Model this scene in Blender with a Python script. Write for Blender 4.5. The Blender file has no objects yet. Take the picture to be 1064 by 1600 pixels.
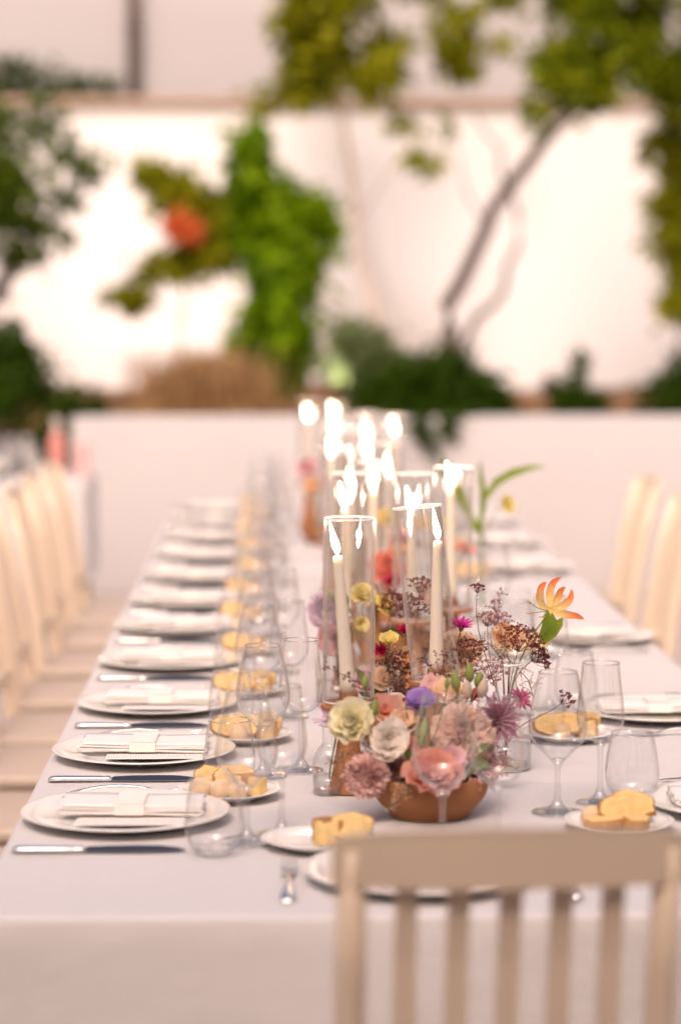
import bpy, bmesh, math, random
import numpy as np
from mathutils import Vector, Matrix, Euler
R = math.radians
rnd = random.Random(7)
SC = bpy.context.scene
COL = SC.collection

# ------------------------------------------------------------------ camera, world, sun, exposure
cam_d = bpy.data.cameras.new('camera')
cam = bpy.data.objects.new('camera', cam_d); COL.objects.link(cam)
cam.location = (0, 0, 1.489)
cam.rotation_euler = (R(90 - 4.84), 0, R(-1.55))
cam_d.sensor_fit = 'VERTICAL'; cam_d.sensor_height = 36; cam_d.sensor_width = 24
cam_d.lens = 85; cam_d.clip_start = .05; cam_d.clip_end = 500
cam_d.dof.use_dof = True; cam_d.dof.focus_distance = 3.80
cam_d.dof.aperture_fstop = 1.9; cam_d.dof.aperture_blades = 0
SC.camera = cam
SUN_EL, SUN_AZ = 48, 190           # azimuth clockwise from +Y (the direction the table runs)
wd = bpy.data.worlds.new('World'); SC.world = wd; wd.use_nodes = True
nt = wd.node_tree; bg = nt.nodes['Background']
sky = nt.nodes.new('ShaderNodeTexSky'); sky.sky_type = 'NISHITA'; sky.sun_disc = False
sky.sun_elevation = R(SUN_EL); sky.sun_rotation = R(SUN_AZ)
sky.air_density = 1.0; sky.dust_density = 8.0; sky.ozone_density = 0
nt.links.new(sky.outputs[0], bg.inputs[0]); bg.inputs[1].default_value = .15
sun_d = bpy.data.lights.new('sun', 'SUN'); sun_d.energy = .6; sun_d.angle = R(11); sun_d.color = (1, .97, .97)
sun = bpy.data.objects.new('sun', sun_d); COL.objects.link(sun)
sv = Vector((math.sin(R(SUN_AZ)) * math.cos(R(SUN_EL)), math.cos(R(SUN_AZ)) * math.cos(R(SUN_EL)), math.sin(R(SUN_EL))))
sun.rotation_euler = (-sv).to_track_quat('-Z', 'Y').to_euler(); sun.location = (0, 0, 8)
vs = SC.view_settings
vs.view_transform = 'Standard'; vs.look = 'None'; vs.gamma = 1; vs.use_curve_mapping = False
vs.exposure = .22
vs.use_white_balance = True; vs.white_balance_temperature = 7150; vs.white_balance_tint = 23
cy = SC.cycles
cy.use_denoising = True; cy.max_bounces = 12; cy.transparent_max_bounces = 40; cy.transmission_bounces = 10
cy.caustics_reflective = False; cy.caustics_refractive = False; cy.sample_clamp_indirect = 6

# ------------------------------------------------------------------ materials
def mat_new(name):
    m = bpy.data.materials.new(name); m.use_nodes = True
    n = m.node_tree.nodes; return m, n, m.node_tree.links, n['Principled BSDF']

def mat(name, col, rough=.5, metal=0, var=.06, scale=30, bump=0, bscale=200, spec=.5, sss=0, coat=0, trans=0):
    m, n, l, p = mat_new(name)
    tc = n.new('ShaderNodeTexCoord'); nz = n.new('ShaderNodeTexNoise'); nz.inputs['Scale'].default_value = scale
    nz.inputs['Detail'].default_value = 4
    l.new(tc.outputs['Object'], nz.inputs['Vector'])
    mx = n.new('ShaderNodeMix'); mx.data_type = 'RGBA'
    mx.inputs[6].default_value = (*[c * (1 - var) for c in col], 1); mx.inputs[7].default_value = (*[min(1, c * (1 + var)) for c in col], 1)
    l.new(nz.outputs['Fac'], mx.inputs[0]); l.new(mx.outputs[2], p.inputs['Base Color'])
    p.inputs['Roughness'].default_value = rough; p.inputs['Metallic'].default_value = metal
    p.inputs['Specular IOR Level'].default_value = spec; p.inputs['Coat Weight'].default_value = coat
    if sss:
        p.inputs['Subsurface Weight'].default_value = sss; p.inputs['Subsurface Radius'].default_value = (.02, .012, .007)
        p.inputs['Subsurface Scale'].default_value = 1
    if bump:
        b = n.new('ShaderNodeBump'); b.inputs['Strength'].default_value = bump; b.inputs['Distance'].default_value = .003
        n2 = n.new('ShaderNodeTexNoise'); n2.inputs['Scale'].default_value = bscale; n2.inputs['Detail'].default_value = 5
        l.new(tc.outputs['Object'], n2.inputs['Vector']); l.new(n2.outputs['Fac'], b.inputs['Height']); l.new(b.outputs[0], p.inputs['Normal'])
    if trans:
        tr = n.new('ShaderNodeBsdfTranslucent'); l.new(mx.outputs[2], tr.inputs[0])
        ms = n.new('ShaderNodeMixShader'); ms.inputs[0].default_value = trans
        l.new(p.outputs[0], ms.inputs[1]); l.new(tr.outputs[0], ms.inputs[2]); l.new(ms.outputs[0], n['Material Output'].inputs[0])
    return m

def mat_petal(name, inner, outer, trans=.42):
    m, n, l, p = mat_new(name)
    tc = n.new('ShaderNodeTexCoord'); sp = n.new('ShaderNodeAttribute'); sp.attribute_name = 'along'
    nz = n.new('ShaderNodeTexNoise'); nz.inputs['Scale'].default_value = 4; nz.inputs['Detail'].default_value = 3
    l.new(tc.outputs['Generated'], nz.inputs['Vector'])
    mp = n.new('ShaderNodeMath'); mp.operation = 'MULTIPLY_ADD'; l.new(nz.outputs['Fac'], mp.inputs[0]); mp.inputs[1].default_value = .5
    l.new(sp.outputs['Fac'], mp.inputs[2])
    cr = n.new('ShaderNodeValToRGB'); e = cr.color_ramp.elements
    e[0].position = .35 if 'lily' not in name else .55; e[0].color = (*inner, 1); e[1].position = .9 if 'lily' not in name else 1.0; e[1].color = (*outer, 1)
    l.new(mp.outputs[0], cr.inputs[0])
    oi = n.new('ShaderNodeObjectInfo'); hs = n.new('ShaderNodeHueSaturation')
    mm = n.new('ShaderNodeMapRange'); mm.inputs[3].default_value = .8; mm.inputs[4].default_value = 1.12
    l.new(oi.outputs['Random'], mm.inputs[0]); l.new(mm.outputs[0], hs.inputs['Value']); l.new(cr.outputs[0], hs.inputs['Color'])
    l.new(hs.outputs[0], p.inputs['Base Color']); p.inputs['Roughness'].default_value = .65; p.inputs['Specular IOR Level'].default_value = .25
    tr = n.new('ShaderNodeBsdfTranslucent'); l.new(hs.outputs[0], tr.inputs[0])
    ms = n.new('ShaderNodeMixShader'); ms.inputs[0].default_value = trans
    l.new(p.outputs[0], ms.inputs[1]); l.new(tr.outputs[0], ms.inputs[2]); l.new(ms.outputs[0], n['Material Output'].inputs[0])
    return m

def mat_leaf(name, c1, c2, trans=.4, rough=.5):
    m, n, l, p = mat_new(name)
    g = n.new('ShaderNodeNewGeometry'); cr = n.new('ShaderNodeValToRGB'); e = cr.color_ramp.elements
    e[0].color = (*c1, 1); e[1].color = (*c2, 1); l.new(g.outputs['Random Per Island'], cr.inputs[0])
    l.new(cr.outputs[0], p.inputs['Base Color']); p.inputs['Roughness'].default_value = rough; p.inputs['Specular IOR Level'].default_value = .12
    tr = n.new('ShaderNodeBsdfTranslucent'); l.new(cr.outputs[0], tr.inputs[0])
    ms = n.new('ShaderNodeMixShader'); ms.inputs[0].default_value = trans
    l.new(p.outputs[0], ms.inputs[1]); l.new(tr.outputs[0], ms.inputs[2]); l.new(ms.outputs[0], n['Material Output'].inputs[0])
    return m

def mat_thin_glass(name, tint=(1, 1, 1), edge=.52, k=2.4, power=2.7):
    # thin-walled glass: overstated Schlick reflection, transparent wall, edges coloured grey as refracted outlines
    m, n, l, p = mat_new(name); n.remove(p)
    lw = n.new('ShaderNodeLayerWeight'); lw.inputs[0].default_value = .5
    pw = n.new('ShaderNodeMath'); pw.operation = 'POWER'; l.new(lw.outputs['Facing'], pw.inputs[0]); pw.inputs[1].default_value = power
    ma = n.new('ShaderNodeMath'); ma.operation = 'MULTIPLY_ADD'; l.new(pw.outputs[0], ma.inputs[0]); ma.inputs[1].default_value = .9; ma.inputs[2].default_value = .035 * k
    ma.use_clamp = True
    p2 = n.new('ShaderNodeMath'); p2.operation = 'POWER'; l.new(lw.outputs['Facing'], p2.inputs[0]); p2.inputs[1].default_value = 6
    mx = n.new('ShaderNodeMix'); mx.data_type = 'RGBA'; l.new(p2.outputs[0], mx.inputs[0])
    mx.inputs[6].default_value = (*tint, 1); mx.inputs[7].default_value = (*[c * edge for c in tint], 1)
    tb = n.new('ShaderNodeBsdfTransparent'); l.new(mx.outputs[2], tb.inputs[0])
    gl = n.new('ShaderNodeBsdfGlossy'); gl.inputs['Roughness'].default_value = .02
    ms = n.new('ShaderNodeMixShader'); l.new(ma.outputs[0], ms.inputs[0]); l.new(tb.outputs[0], ms.inputs[1]); l.new(gl.outputs[0], ms.inputs[2])
    l.new(ms.outputs[0], n['Material Output'].inputs[0]); return m

def mat_emit(name, col, s):
    m, n, l, p = mat_new(name); n.remove(p); e = n.new('ShaderNodeEmission')
    e.inputs[0].default_value = (*col, 1); e.inputs[1].default_value = s; l.new(e.outputs[0], n['Material Output'].inputs[0]); return m

def mat_flame(name):
    m, n, l, p = mat_new(name); n.remove(p)
    tc = n.new('ShaderNodeTexCoord'); sp = n.new('ShaderNodeSeparateXYZ'); l.new(tc.outputs['Generated'], sp.inputs[0])
    cr = n.new('ShaderNodeValToRGB'); e = cr.color_ramp.elements
    e[0].position = 0; e[0].color = (.12, .16, .5, 1); e[1].position = .22; e[1].color = (1, .74, .42, 1)
    x = e.new(.5); x.color = (1, .88, .66, 1)
    l.new(sp.outputs[2], cr.inputs[0])
    em = n.new('ShaderNodeEmission'); l.new(cr.outputs[0], em.inputs[0]); em.inputs[1].default_value = 45
    l.new(em.outputs[0], n['Material Output'].inputs[0]); return m

def mat_print(name, paper=(.86, .83, .79), ink=(.42, .38, .36), rows=230, dens=.5):
    # unreadably small printed lines on paper
    m, n, l, p = mat_new(name)
    tc = n.new('ShaderNodeTexCoord'); sp = n.new('ShaderNodeSeparateXYZ'); l.new(tc.outputs['Object'], sp.inputs[0])
    a = n.new('ShaderNodeMath'); a.operation = 'MULTIPLY'; l.new(sp.outputs[0], a.inputs[0]); a.inputs[1].default_value = rows
    fr = n.new('ShaderNodeMath'); fr.operation = 'FRACT'; l.new(a.outputs[0], fr.inputs[0])
    lt = n.new('ShaderNodeMath'); lt.operation = 'LESS_THAN'; l.new(fr.outputs[0], lt.inputs[0]); lt.inputs[1].default_value = .38
    nz = n.new('ShaderNodeTexNoise'); nz.inputs['Scale'].default_value = 1; nz.inputs['Detail'].default_value = 2
    mv = n.new('ShaderNodeMapping'); mv.inputs['Scale'].default_value = (rows, 420, 1); l.new(tc.outputs['Object'], mv.inputs[0]); l.new(mv.outputs[0], nz.inputs['Vector'])
    gt = n.new('ShaderNodeMath'); gt.operation = 'GREATER_THAN'; l.new(nz.outputs['Fac'], gt.inputs[0]); gt.inputs[1].default_value = dens
    # keep a margin: ink only within +-3.6 cm of the centre line
    ab = n.new('ShaderNodeMath'); ab.operation = 'ABSOLUTE'; l.new(sp.outputs[1], ab.inputs[0])
    mg = n.new('ShaderNodeMath'); mg.operation = 'LESS_THAN'; l.new(ab.outputs[0], mg.inputs[0]); mg.inputs[1].default_value = .036
    q = n.new('ShaderNodeMath'); q.operation = 'MULTIPLY'; l.new(lt.outputs[0], q.inputs[0]); l.new(gt.outputs[0], q.inputs[1])
    q2 = n.new('ShaderNodeMath'); q2.operation = 'MULTIPLY'; l.new(q.outputs[0], q2.inputs[0]); l.new(mg.outputs[0], q2.inputs[1])
    mx = n.new('ShaderNodeMix'); mx.data_type = 'RGBA'; l.new(q2.outputs[0], mx.inputs[0])
    mx.inputs[6].default_value = (*paper, 1); mx.inputs[7].default_value = (*ink, 1); l.new(mx.outputs[2], p.inputs['Base Color'])
    p.inputs['Roughness'].default_value = .8; return m

def mat_cloth(name, col):
    m, n, l, p = mat_new(name)
    tc = n.new('ShaderNodeTexCoord'); w1 = n.new('ShaderNodeTexWave'); w1.inputs['Scale'].default_value = 260; w1.inputs['Distortion'].default_value = .6
    w2 = n.new('ShaderNodeTexWave'); w2.bands_direction = 'Y'; w2.inputs['Scale'].default_value = 260; w2.inputs['Distortion'].default_value = .6
    for w in (w1, w2): l.new(tc.outputs['Object'], w.inputs['Vector'])
    nz = n.new('ShaderNodeTexNoise'); nz.inputs['Scale'].default_value = 3.2; nz.inputs['Detail'].default_value = 3; nz.inputs['Roughness'].default_value = .55
    l.new(tc.outputs['Object'], nz.inputs['Vector'])
    v = n.new('ShaderNodeTexNoise'); v.inputs['Scale'].default_value = 22; v.inputs['Distortion'].default_value = 1.5; l.new(tc.outputs['Object'], v.inputs['Vector'])
    ad = n.new('ShaderNodeMath'); l.new(w1.outputs['Fac'], ad.inputs[0]); l.new(w2.outputs['Fac'], ad.inputs[1])
    b1 = n.new('ShaderNodeBump'); b1.inputs['Strength'].default_value = .12; b1.inputs['Distance'].default_value = .0008; l.new(ad.outputs[0], b1.inputs['Height'])
    b2 = n.new('ShaderNodeBump'); b2.inputs['Strength'].default_value = .85; b2.inputs['Distance'].default_value = .012
    l.new(nz.outputs['Fac'], b2.inputs['Height']); l.new(b1.outputs[0], b2.inputs['Normal'])
    b3 = n.new('ShaderNodeBump'); b3.inputs['Strength'].default_value = .4; b3.inputs['Distance'].default_value = .003
    l.new(v.outputs['Fac'], b3.inputs['Height']); l.new(b2.outputs[0], b3.inputs['Normal']); l.new(b3.outputs[0], p.inputs['Normal'])
    mx = n.new('ShaderNodeMix'); mx.data_type = 'RGBA'; l.new(v.outputs['Fac'], mx.inputs[0])
    mx.inputs[6].default_value = (*[c * .97 for c in col], 1); mx.inputs[7].default_value = (*col, 1); l.new(mx.outputs[2], p.inputs['Base Color'])
    p.inputs['Roughness'].default_value = .82; p.inputs['Sheen Weight'].default_value = .15; p.inputs['Specular IOR Level'].default_value = .2
    return m

M = {}
M['cloth'] = mat_cloth('cloth', (.66, .645, .645))
M['napkin'] = mat('napkin', (.82, .80, .78), .85, bump=.35, bscale=500, spec=.2, var=.03)
M['porcelain'] = mat('porcelain', (.84, .83, .80), .12, var=.015, scale=8, spec=.6, coat=.3)
M['paper'] = mat('paper', (.84, .81, .77), .8, var=.03, bump=.1, bscale=300)
M['print'] = mat_print('print')
M['print_card'] = mat_print('print_card', rows=210, dens=.56, ink=(.5, .46, .44))
M['silver'] = mat('silver', (.90, .87, .84), .24, 1, var=.05, scale=40)
M['steel'] = mat('steel', (.30, .265, .24), .16, 1, var=.08, scale=30)
M['glass'] = mat_thin_glass('glass')
M['chimney'] = mat_thin_glass('chimney_glass', (.999, .999, .997), .66, 2.0, 2.8)
M['rim_wine'] = mat_thin_glass('rim_wine', (1, 1, 1), .6, 7, 1.8)
M['stem_glass'] = mat_thin_glass('stem_glass', (.985, .985, .985), .8, 2.6, 2.0)
M['painted_rim_glint'] = mat('painted_rim_glint', (.94, .94, .95), .08, var=.01, spec=.9)  # near-white colour imitates the bright glint along glass rims
M['painted_rim_glint'].node_tree.nodes['Principled BSDF'].inputs['Alpha'].default_value = .6
gm, gn, gl_, gp = mat_new('solid_glass')
gp.inputs['Transmission Weight'].default_value = 1; gp.inputs['Roughness'].default_value = .01; gp.inputs['IOR'].default_value = 1.46
gnz = gn.new('ShaderNodeTexNoise'); gnz.inputs['Scale'].default_value = 60; gb = gn.new('ShaderNodeBump'); gb.inputs['Strength'].default_value = .04
gl_.new(gnz.outputs[0], gb.inputs['Height']); gl_.new(gb.outputs[0], gp.inputs['Normal']); M['solid_glass'] = gm
# stems and feet pass most of the light that falls on them
gt_ = gn.new('ShaderNodeBsdfTransparent'); gms = gn.new('ShaderNodeMixShader'); gms.inputs[0].default_value = .5
gl_.new(gp.outputs[0], gms.inputs[1]); gl_.new(gt_.outputs[0], gms.inputs[2]); gl_.new(gms.outputs[0], gn['Material Output'].inputs[0])
M['terracotta'] = mat('terracotta', (.36, .155, .07), .8, var=.22, scale=14, bump=.3, bscale=160, spec=.2)
M['wax'] = mat('wax', (.95, .83, .72), .45, var=.02, sss=.6, spec=.4)
M['wick'] = mat('wick', (.03, .025, .02), .9)
M['flame'] = mat_flame('flame')
M['chair'] = mat('chair_paint', (.82, .68, .53), .45, var=.05, scale=6, bump=.06, bscale=60)
M['seat'] = mat('seat_paint', (.54, .45, .38), .5, var=.06, scale=8, bump=.06)
M['wood'] = mat('table_wood', (.24, .14, .08), .6, var=.2, scale=12)
M['crust'] = mat('crust', (.46, .22, .06), .75, var=.45, scale=55, bump=.8, bscale=110)
M['crumb'] = mat('crumb', (.80, .56, .25), .9, var=.28, scale=75, bump=1, bscale=190)
M['roll'] = mat('roll', (.74, .54, .34), .8, var=.25, scale=30, bump=.4, bscale=80)
M['plaster'] = mat('plaster', (.54, .53, .54), .85, var=.05, scale=1.6, bump=.35, bscale=25)
M['render'] = mat('facade_render', (.50, .49, .50), .85, var=.07, scale=.9, bump=.3, bscale=20)
M['whitewash'] = mat('whitewash', (.78, .77, .76), .85, var=.06, scale=1.2, bump=.4, bscale=12)
M['ochre'] = mat('ochre_plaster', (.72, .54, .37), .85, var=.1, scale=1.5, bump=.3, bscale=20)  # for the added house only; tone bounces warm light onto near fronts
M['window_pane'] = mat('window_pane', (.03, .03, .035), .05, spec=.8)
M['coping'] = mat('coping', (.45, .32, .24), .85, var=.2, scale=6, bump=.3)
M['floor'] = mat('floor_stone', (.46, .40, .36), .7, var=.1, scale=2.5, bump=.2, bscale=40)
M['soil'] = mat('soil', (.20, .10, .05), .95, var=.4, scale=5, bump=1, bscale=30)
M['metal_dark'] = mat('metal_dark', (.10, .075, .07), .5, .6)
M['pipe'] = mat('pipe', (.22, .16, .15), .6, var=.1)
M['bark'] = mat('bark', (.085, .055, .045), .9, var=.35, scale=25, bump=.8, bscale=60)
M['bark_pale'] = mat('bark_pale', (.45, .36, .31), .9, var=.25, scale=20, bump=.6, bscale=60)
M['leaf_dark'] = mat_leaf('leaf_dark', (.014, .045, .002), (.06, .12, .006))
M['leaf_mid'] = mat_leaf('leaf_mid', (.05, .10, .003), (.32, .38, .012))
M['leaf_olive'] = mat_leaf('leaf_olive', (.09, .12, .004), (.48, .48, .016))
M['leaf_bright'] = mat_leaf('leaf_bright', (.03, .12, .002), (.30, .48, .008))
M['leaf_yellow'] = mat_leaf('leaf_yellow', (.16, .19, .005), (.42, .42, .015))
M['leaf_tree'] = mat_leaf('leaf_tree', (.02, .06, .003), (.15, .23, .012))
M['leaf_grey'] = mat_leaf('leaf_grey', (.12, .18, .07), (.24, .30, .13))
M['dry_grass'] = mat_leaf('dry_grass', (.36, .20, .09), (.62, .42, .22))
M['red_leaf'] = mat_leaf('red_leaf', (.72, .14, .04), (.88, .30, .12))
M['lens'] = mat_emit('lamp_lens', (1, .8, .55), 5)
M['stem'] = mat('stem_green', (.13, .19, .04), .6, var=.2, scale=60)
M['stem_dry'] = mat('stem_dry', (.14, .07, .05), .8, var=.2)
M['green_leaf'] = mat('green_leaf', (.20, .30, .025), .45, var=.25, scale=30, trans=.3)
M['bud_green'] = mat('bud_green', (.28, .34, .10), .6, var=.25, scale=60, trans=.2)
M['bud_pale'] = mat('bud_pale', (.62, .50, .40), .6, var=.2, scale=60, trans=.2)
M['umbel'] = mat_leaf('umbel_florets', (.09, .02, .02), (.30, .10, .09), .1, .9)
M['umbel_pale'] = mat_leaf('umbel_pale', (.25, .10, .11), (.48, .25, .24), .1, .9)
M['statice'] = mat_leaf('statice', (.50, .36, .22), (.75, .62, .46), .2, .9)
M['wax_pink'] = mat_leaf('waxflower', (.62, .28, .24), (.85, .58, .52), .3, .8)
M['yellow_tip'] = mat('anther', (.60, .30, .03), .8)
M['pink_drink'] = mat('pink_glass', (.82, .48, .47), .15, spec=.6)
M['red_drink'] = mat('red_drink', (.72, .30, .26), .15, spec=.6)
M['pale_label'] = mat('pale_label', (.75, .68, .64), .6)
M['black'] = mat('black_plastic', (.012, .012, .014), .35)

# ------------------------------------------------------------------ mesh helpers
def mesh(name, v, f, smooth=False, mi=None):
    me = bpy.data.meshes.new(name); me.from_pydata([tuple(x) for x in v], [], f); me.update()
    if smooth: me.polygons.foreach_set('use_smooth', [True] * len(me.polygons))
    if mi is not None: me.polygons.foreach_set('material_index', mi)
    return me

def along(me, n_across):
    a = me.attributes.new('along', 'FLOAT', 'POINT'); k = len(me.vertices); rows = k // n_across - 1
    a.data.foreach_set('value', [(i // n_across) / rows for i in range(k)]); return me

def lathe(name, prof, seg=32, cap0=False, cap1=False, jit=0):
    v, f = [], []
    for i, (r, z) in enumerate(prof):
        for k in range(seg):
            a = 2 * math.pi * k / seg; rr = r * (1 + (rnd.uniform(-jit, jit) if jit else 0))
            v.append((rr * math.cos(a), rr * math.sin(a), z))
    for i in range(len(prof) - 1):
        for k in range(seg):
            a, b = i * seg + k, i * seg + (k + 1) % seg
            f.append((a, b, b + seg, a + seg))
    if cap0: f.append(tuple(reversed(range(seg))))
    if cap1: f.append(tuple(range((len(prof) - 1) * seg, len(prof) * seg)))
    me = mesh(name, v, f, True)
    return me

def ring(name, r, t, z, seg=40, ts=8):
    return lathe(name, [(r + t * math.cos(2 * math.pi * i / ts), z + t * math.sin(2 * math.pi * i / ts)) for i in range(ts + 1)], seg)

def tube_data(path, radii, seg=8):
    v, f = [], []; P = [Vector(p) for p in path]; n = len(P)
    up = Vector((.013, .021, 1)).normalized()
    for i, p in enumerate(P):
        d = (P[min(i + 1, n - 1)] - P[max(i - 1, 0)]).normalized()
        a = d.cross(up); a = a.normalized() if a.length > 1e-4 else Vector((1, 0, 0)); b = d.cross(a).normalized()
        r = radii[i] if hasattr(radii, '__len__') else radii
        for k in range(seg):
            t = 2 * math.pi * k / seg; v.append(p + a * (r * math.cos(t)) + b * (r * math.sin(t)))
    for i in range(n - 1):
        for k in range(seg):
            a, b = i * seg + k, i * seg + (k + 1) % seg; f.append((a, b, b + seg, a + seg))
    f.append(tuple(reversed(range(seg)))); f.append(tuple(range((n - 1) * seg, n * seg)))
    return v, f

def tube(name, path, radii, seg=8):
    return mesh(name, *tube_data(path, radii, seg), smooth=True)

def join_data(parts):
    V, F = [], []
    for v, f in parts:
        o = len(V); V += list(v); F += [tuple(i + o for i in q) for q in f]
    return V, F

def box(name, sx, sy, sz, bev=.004, z0=None, seg=2):
    bm = bmesh.new(); bmesh.ops.create_cube(bm, size=1)
    bmesh.ops.scale(bm, vec=(sx, sy, sz), verts=bm.verts)
    if z0 is not None: bmesh.ops.translate(bm, vec=(0, 0, z0 + sz / 2), verts=bm.verts)
    if bev: bmesh.ops.bevel(bm, geom=bm.edges[:], offset=bev, segments=seg, affect='EDGES', profile=.5)
    me = bpy.data.meshes.new(name); bm.to_mesh(me); bm.free()
    me.polygons.foreach_set('use_smooth', [bool(bev)] * len(me.polygons))
    if bev:
        try: me.set_sharp_from_angle(angle=R(50))
        except Exception: pass
    return me

def obj(name, me, m=None, parent=None, loc=(0, 0, 0), rot=(0, 0, 0), sc=(1, 1, 1), kind=None, mx=None):
    o = bpy.data.objects.new(name, me); COL.objects.link(o)
    if m is not None and me is not None and len(me.materials) == 0:
        me.materials.append(M[m] if isinstance(m, str) else m)
    if parent: o.parent = parent
    if mx is not None: o.matrix_basis = mx
    else: o.location = loc; o.rotation_euler = rot; o.scale = sc
    if kind: o['kind'] = kind
    return o

def tag(o, label, cat, group=None):
    o['label'] = label; o['category'] = cat
    if group: o['group'] = group
    return o

def thing(name, label, cat, loc=(0, 0, 0), rz=0, group=None):
    o = bpy.data.objects.new(name, None); COL.objects.link(o); o.empty_display_size = .05
    o.location = loc; o.rotation_euler = (0, 0, rz) if not hasattr(rz, '__len__') else rz
    return tag(o, label, cat, group)

def copy_tree(o, parent=None):
    c = o.copy(); COL.objects.link(c); c.parent = parent
    for ch in o.children: copy_tree(ch, c)
    return c

ORD = ['first', 'second', 'third', 'fourth', 'fifth', 'sixth', 'seventh', 'eighth', 'ninth', 'tenth', 'eleventh', 'twelfth', 'thirteenth', 'fourteenth', 'fifteenth', 'sixteenth']
LS, RS = 'bottle-table side', 'flame-lily side'

# ------------------------------------------------------------------ the setting
fl = obj('ground', mesh('ground', [(-60, -40, 0), (60, -40, 0), (60, 80, 0), (-60, 80, 0)], [(0, 1, 2, 3)]), 'floor'); fl['kind'] = 'structure'

def wall(name, label, x0, x1, y0, y1, z0, z1, m, bev=.015):
    t = thing(name, label, 'wall', ((x0 + x1) / 2, (y0 + y1) / 2, z0))
    obj('wall_body', box('wall_body', x1 - x0, y1 - y0, z1 - z0, bev, 0), m, t); return t
WY = 12.5
w = wall('planter_wall', 'long low white plaster planter wall behind the far end of the table', -1.05, 9, WY, WY + .22, 0, .925, 'plaster')
w = wall('planter_wall', 'short lower white plaster wall behind the bottle table', -9, -1.22, WY + .05, WY + .25, 0, .82, 'plaster')
bed_v, bed_f = [], []
for j in range(15):
    for i in range(61):
        x = -9 + 18 * i / 60; y = WY + .23 + (15.98 - WY - .23) * j / 14
        bed_v.append((x, y, .80 + .16 * (j / 14) + rnd.uniform(-.03, .03) + .05 * math.sin(x * 2.1 + j)))
for j in range(14):
    for i in range(60):
        a = j * 61 + i; bed_f.append((a, a + 1, a + 62, a + 61))
o = obj('planting_bed', mesh('planting_bed', bed_v, bed_f, True), 'soil'); o['kind'] = 'structure'
t = thing('boundary_wall', 'tall whitewashed garden wall with a brownish ledge on top behind the trees', 'wall', (0, 16.15, 0))
obj('wall_body', box('wall_body', 24, .3, 2.80, .01, 0), 'whitewash', t)
obj('ledge', box('ledge', 24, .36, .05, .01, 2.803), 'coping', t, loc=(0, -.03, 0))
t = thing('building', 'pale grey rendered house front rising above the garden wall', 'building', (0, 16.9, 0))
obj('wall', box('wall', 26, .5, 6.2, .02, 0), 'render', t)
t = thing('downpipe', 'dark vertical rain pipe on the pale house front', 'pipe', (-.945, 16.55, 2.86))
obj('pipe', tube('pipe', [(0, 0, 0), (0, 0, 3.2)], .045, 14), 'pipe', t)
for z in (.5, 1.7): obj('bracket', ring('bracket', .05, .012, z, 16, 6), 'metal_dark', t)

t = thing('house', 'unseen ochre house added behind the camera to shade the near table end', 'building', (0, -3.5, 0))  # added out of view; its shade darkens head chair and near table end
obj('wall', box('wall', 22, 5, 4.25, .02, 0), 'ochre', t)
obj('roof', box('roof', 22.6, 5.2, .14, .02, 4.255), 'coping', t)
obj('door', box('door', 1.3, .08, 2.3, .01, 0), 'wood', t, loc=(-1.6, 2.52, 0))
for x in (-6.5, -4, 1.6, 4.2, 7):
    for z in (.9, 2.6):
        wn = obj('window', box('window', 1.0, .06, 1.4, .01, z), 'plaster', t, loc=(x, 2.51, 0)); obj('pane', box('pane', .84, .02, 1.24, 0, z + .08), 'window_pane', wn, loc=(0, .03, 0))

# garden uplights standing in the planting bed
def spotlight(loc, target, energy, label, size=75):
    t = thing('garden_spotlight', label, 'lamp', loc, group='uplights in the planting bed')
    d = (Vector(target) - Vector(loc)).normalized(); q = d.to_track_quat('Z', 'Y').to_matrix().to_4x4()
    H = Matrix.Translation((0, 0, .17))
    obj('stake', tube('stake', [(0, 0, -.1), (0, 0, .16)], [.006, .012], 8), 'metal_dark', t)
    obj('housing', lathe('housing', [(.02, -.05), (.04, -.045), (.045, .05), (.041, .05), (.038, .03)], 20, True), 'metal_dark', t, mx=H @ q)
    obj('lens', lathe('lens', [(.037, .034), (.022, .040), (.001, .043)], 20), 'lens', t, mx=H @ q)
    ld = bpy.data.lights.new('spot', 'SPOT'); ld.energy = energy; ld.color = (1, .94, .90); ld.spot_size = R(size); ld.spot_blend = .9; ld.shadow_soft_size = .04
    lo = bpy.data.objects.new('spot_beam', ld); COL.objects.link(lo); lo.parent = t
    lo.matrix_basis = H @ Matrix.Translation(d * .06) @ d.to_track_quat('-Z', 'Y').to_matrix().to_4x4()
spotlight((1.62, 14.3, .86), (2.0, 16, 1.75), 62, 'small glowing garden spotlight lighting the bare white wall beside the leaning tree', 100)
spotlight((-.75, 14.3, .86), (-.7, 16, 1.7), 60, 'small glowing garden spotlight beside the dry grass clump', 100)
spotlight((.40, 13.35, .80), (.05, 14.2, 1.9), 44, 'small glowing garden spotlight at the foot of the green climbing column', 60)
spotlight((.62, 13.9, .86), (.75, 15.6, 2.4), 40, 'small glowing garden spotlight behind the trailing shrub', 80)

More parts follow.
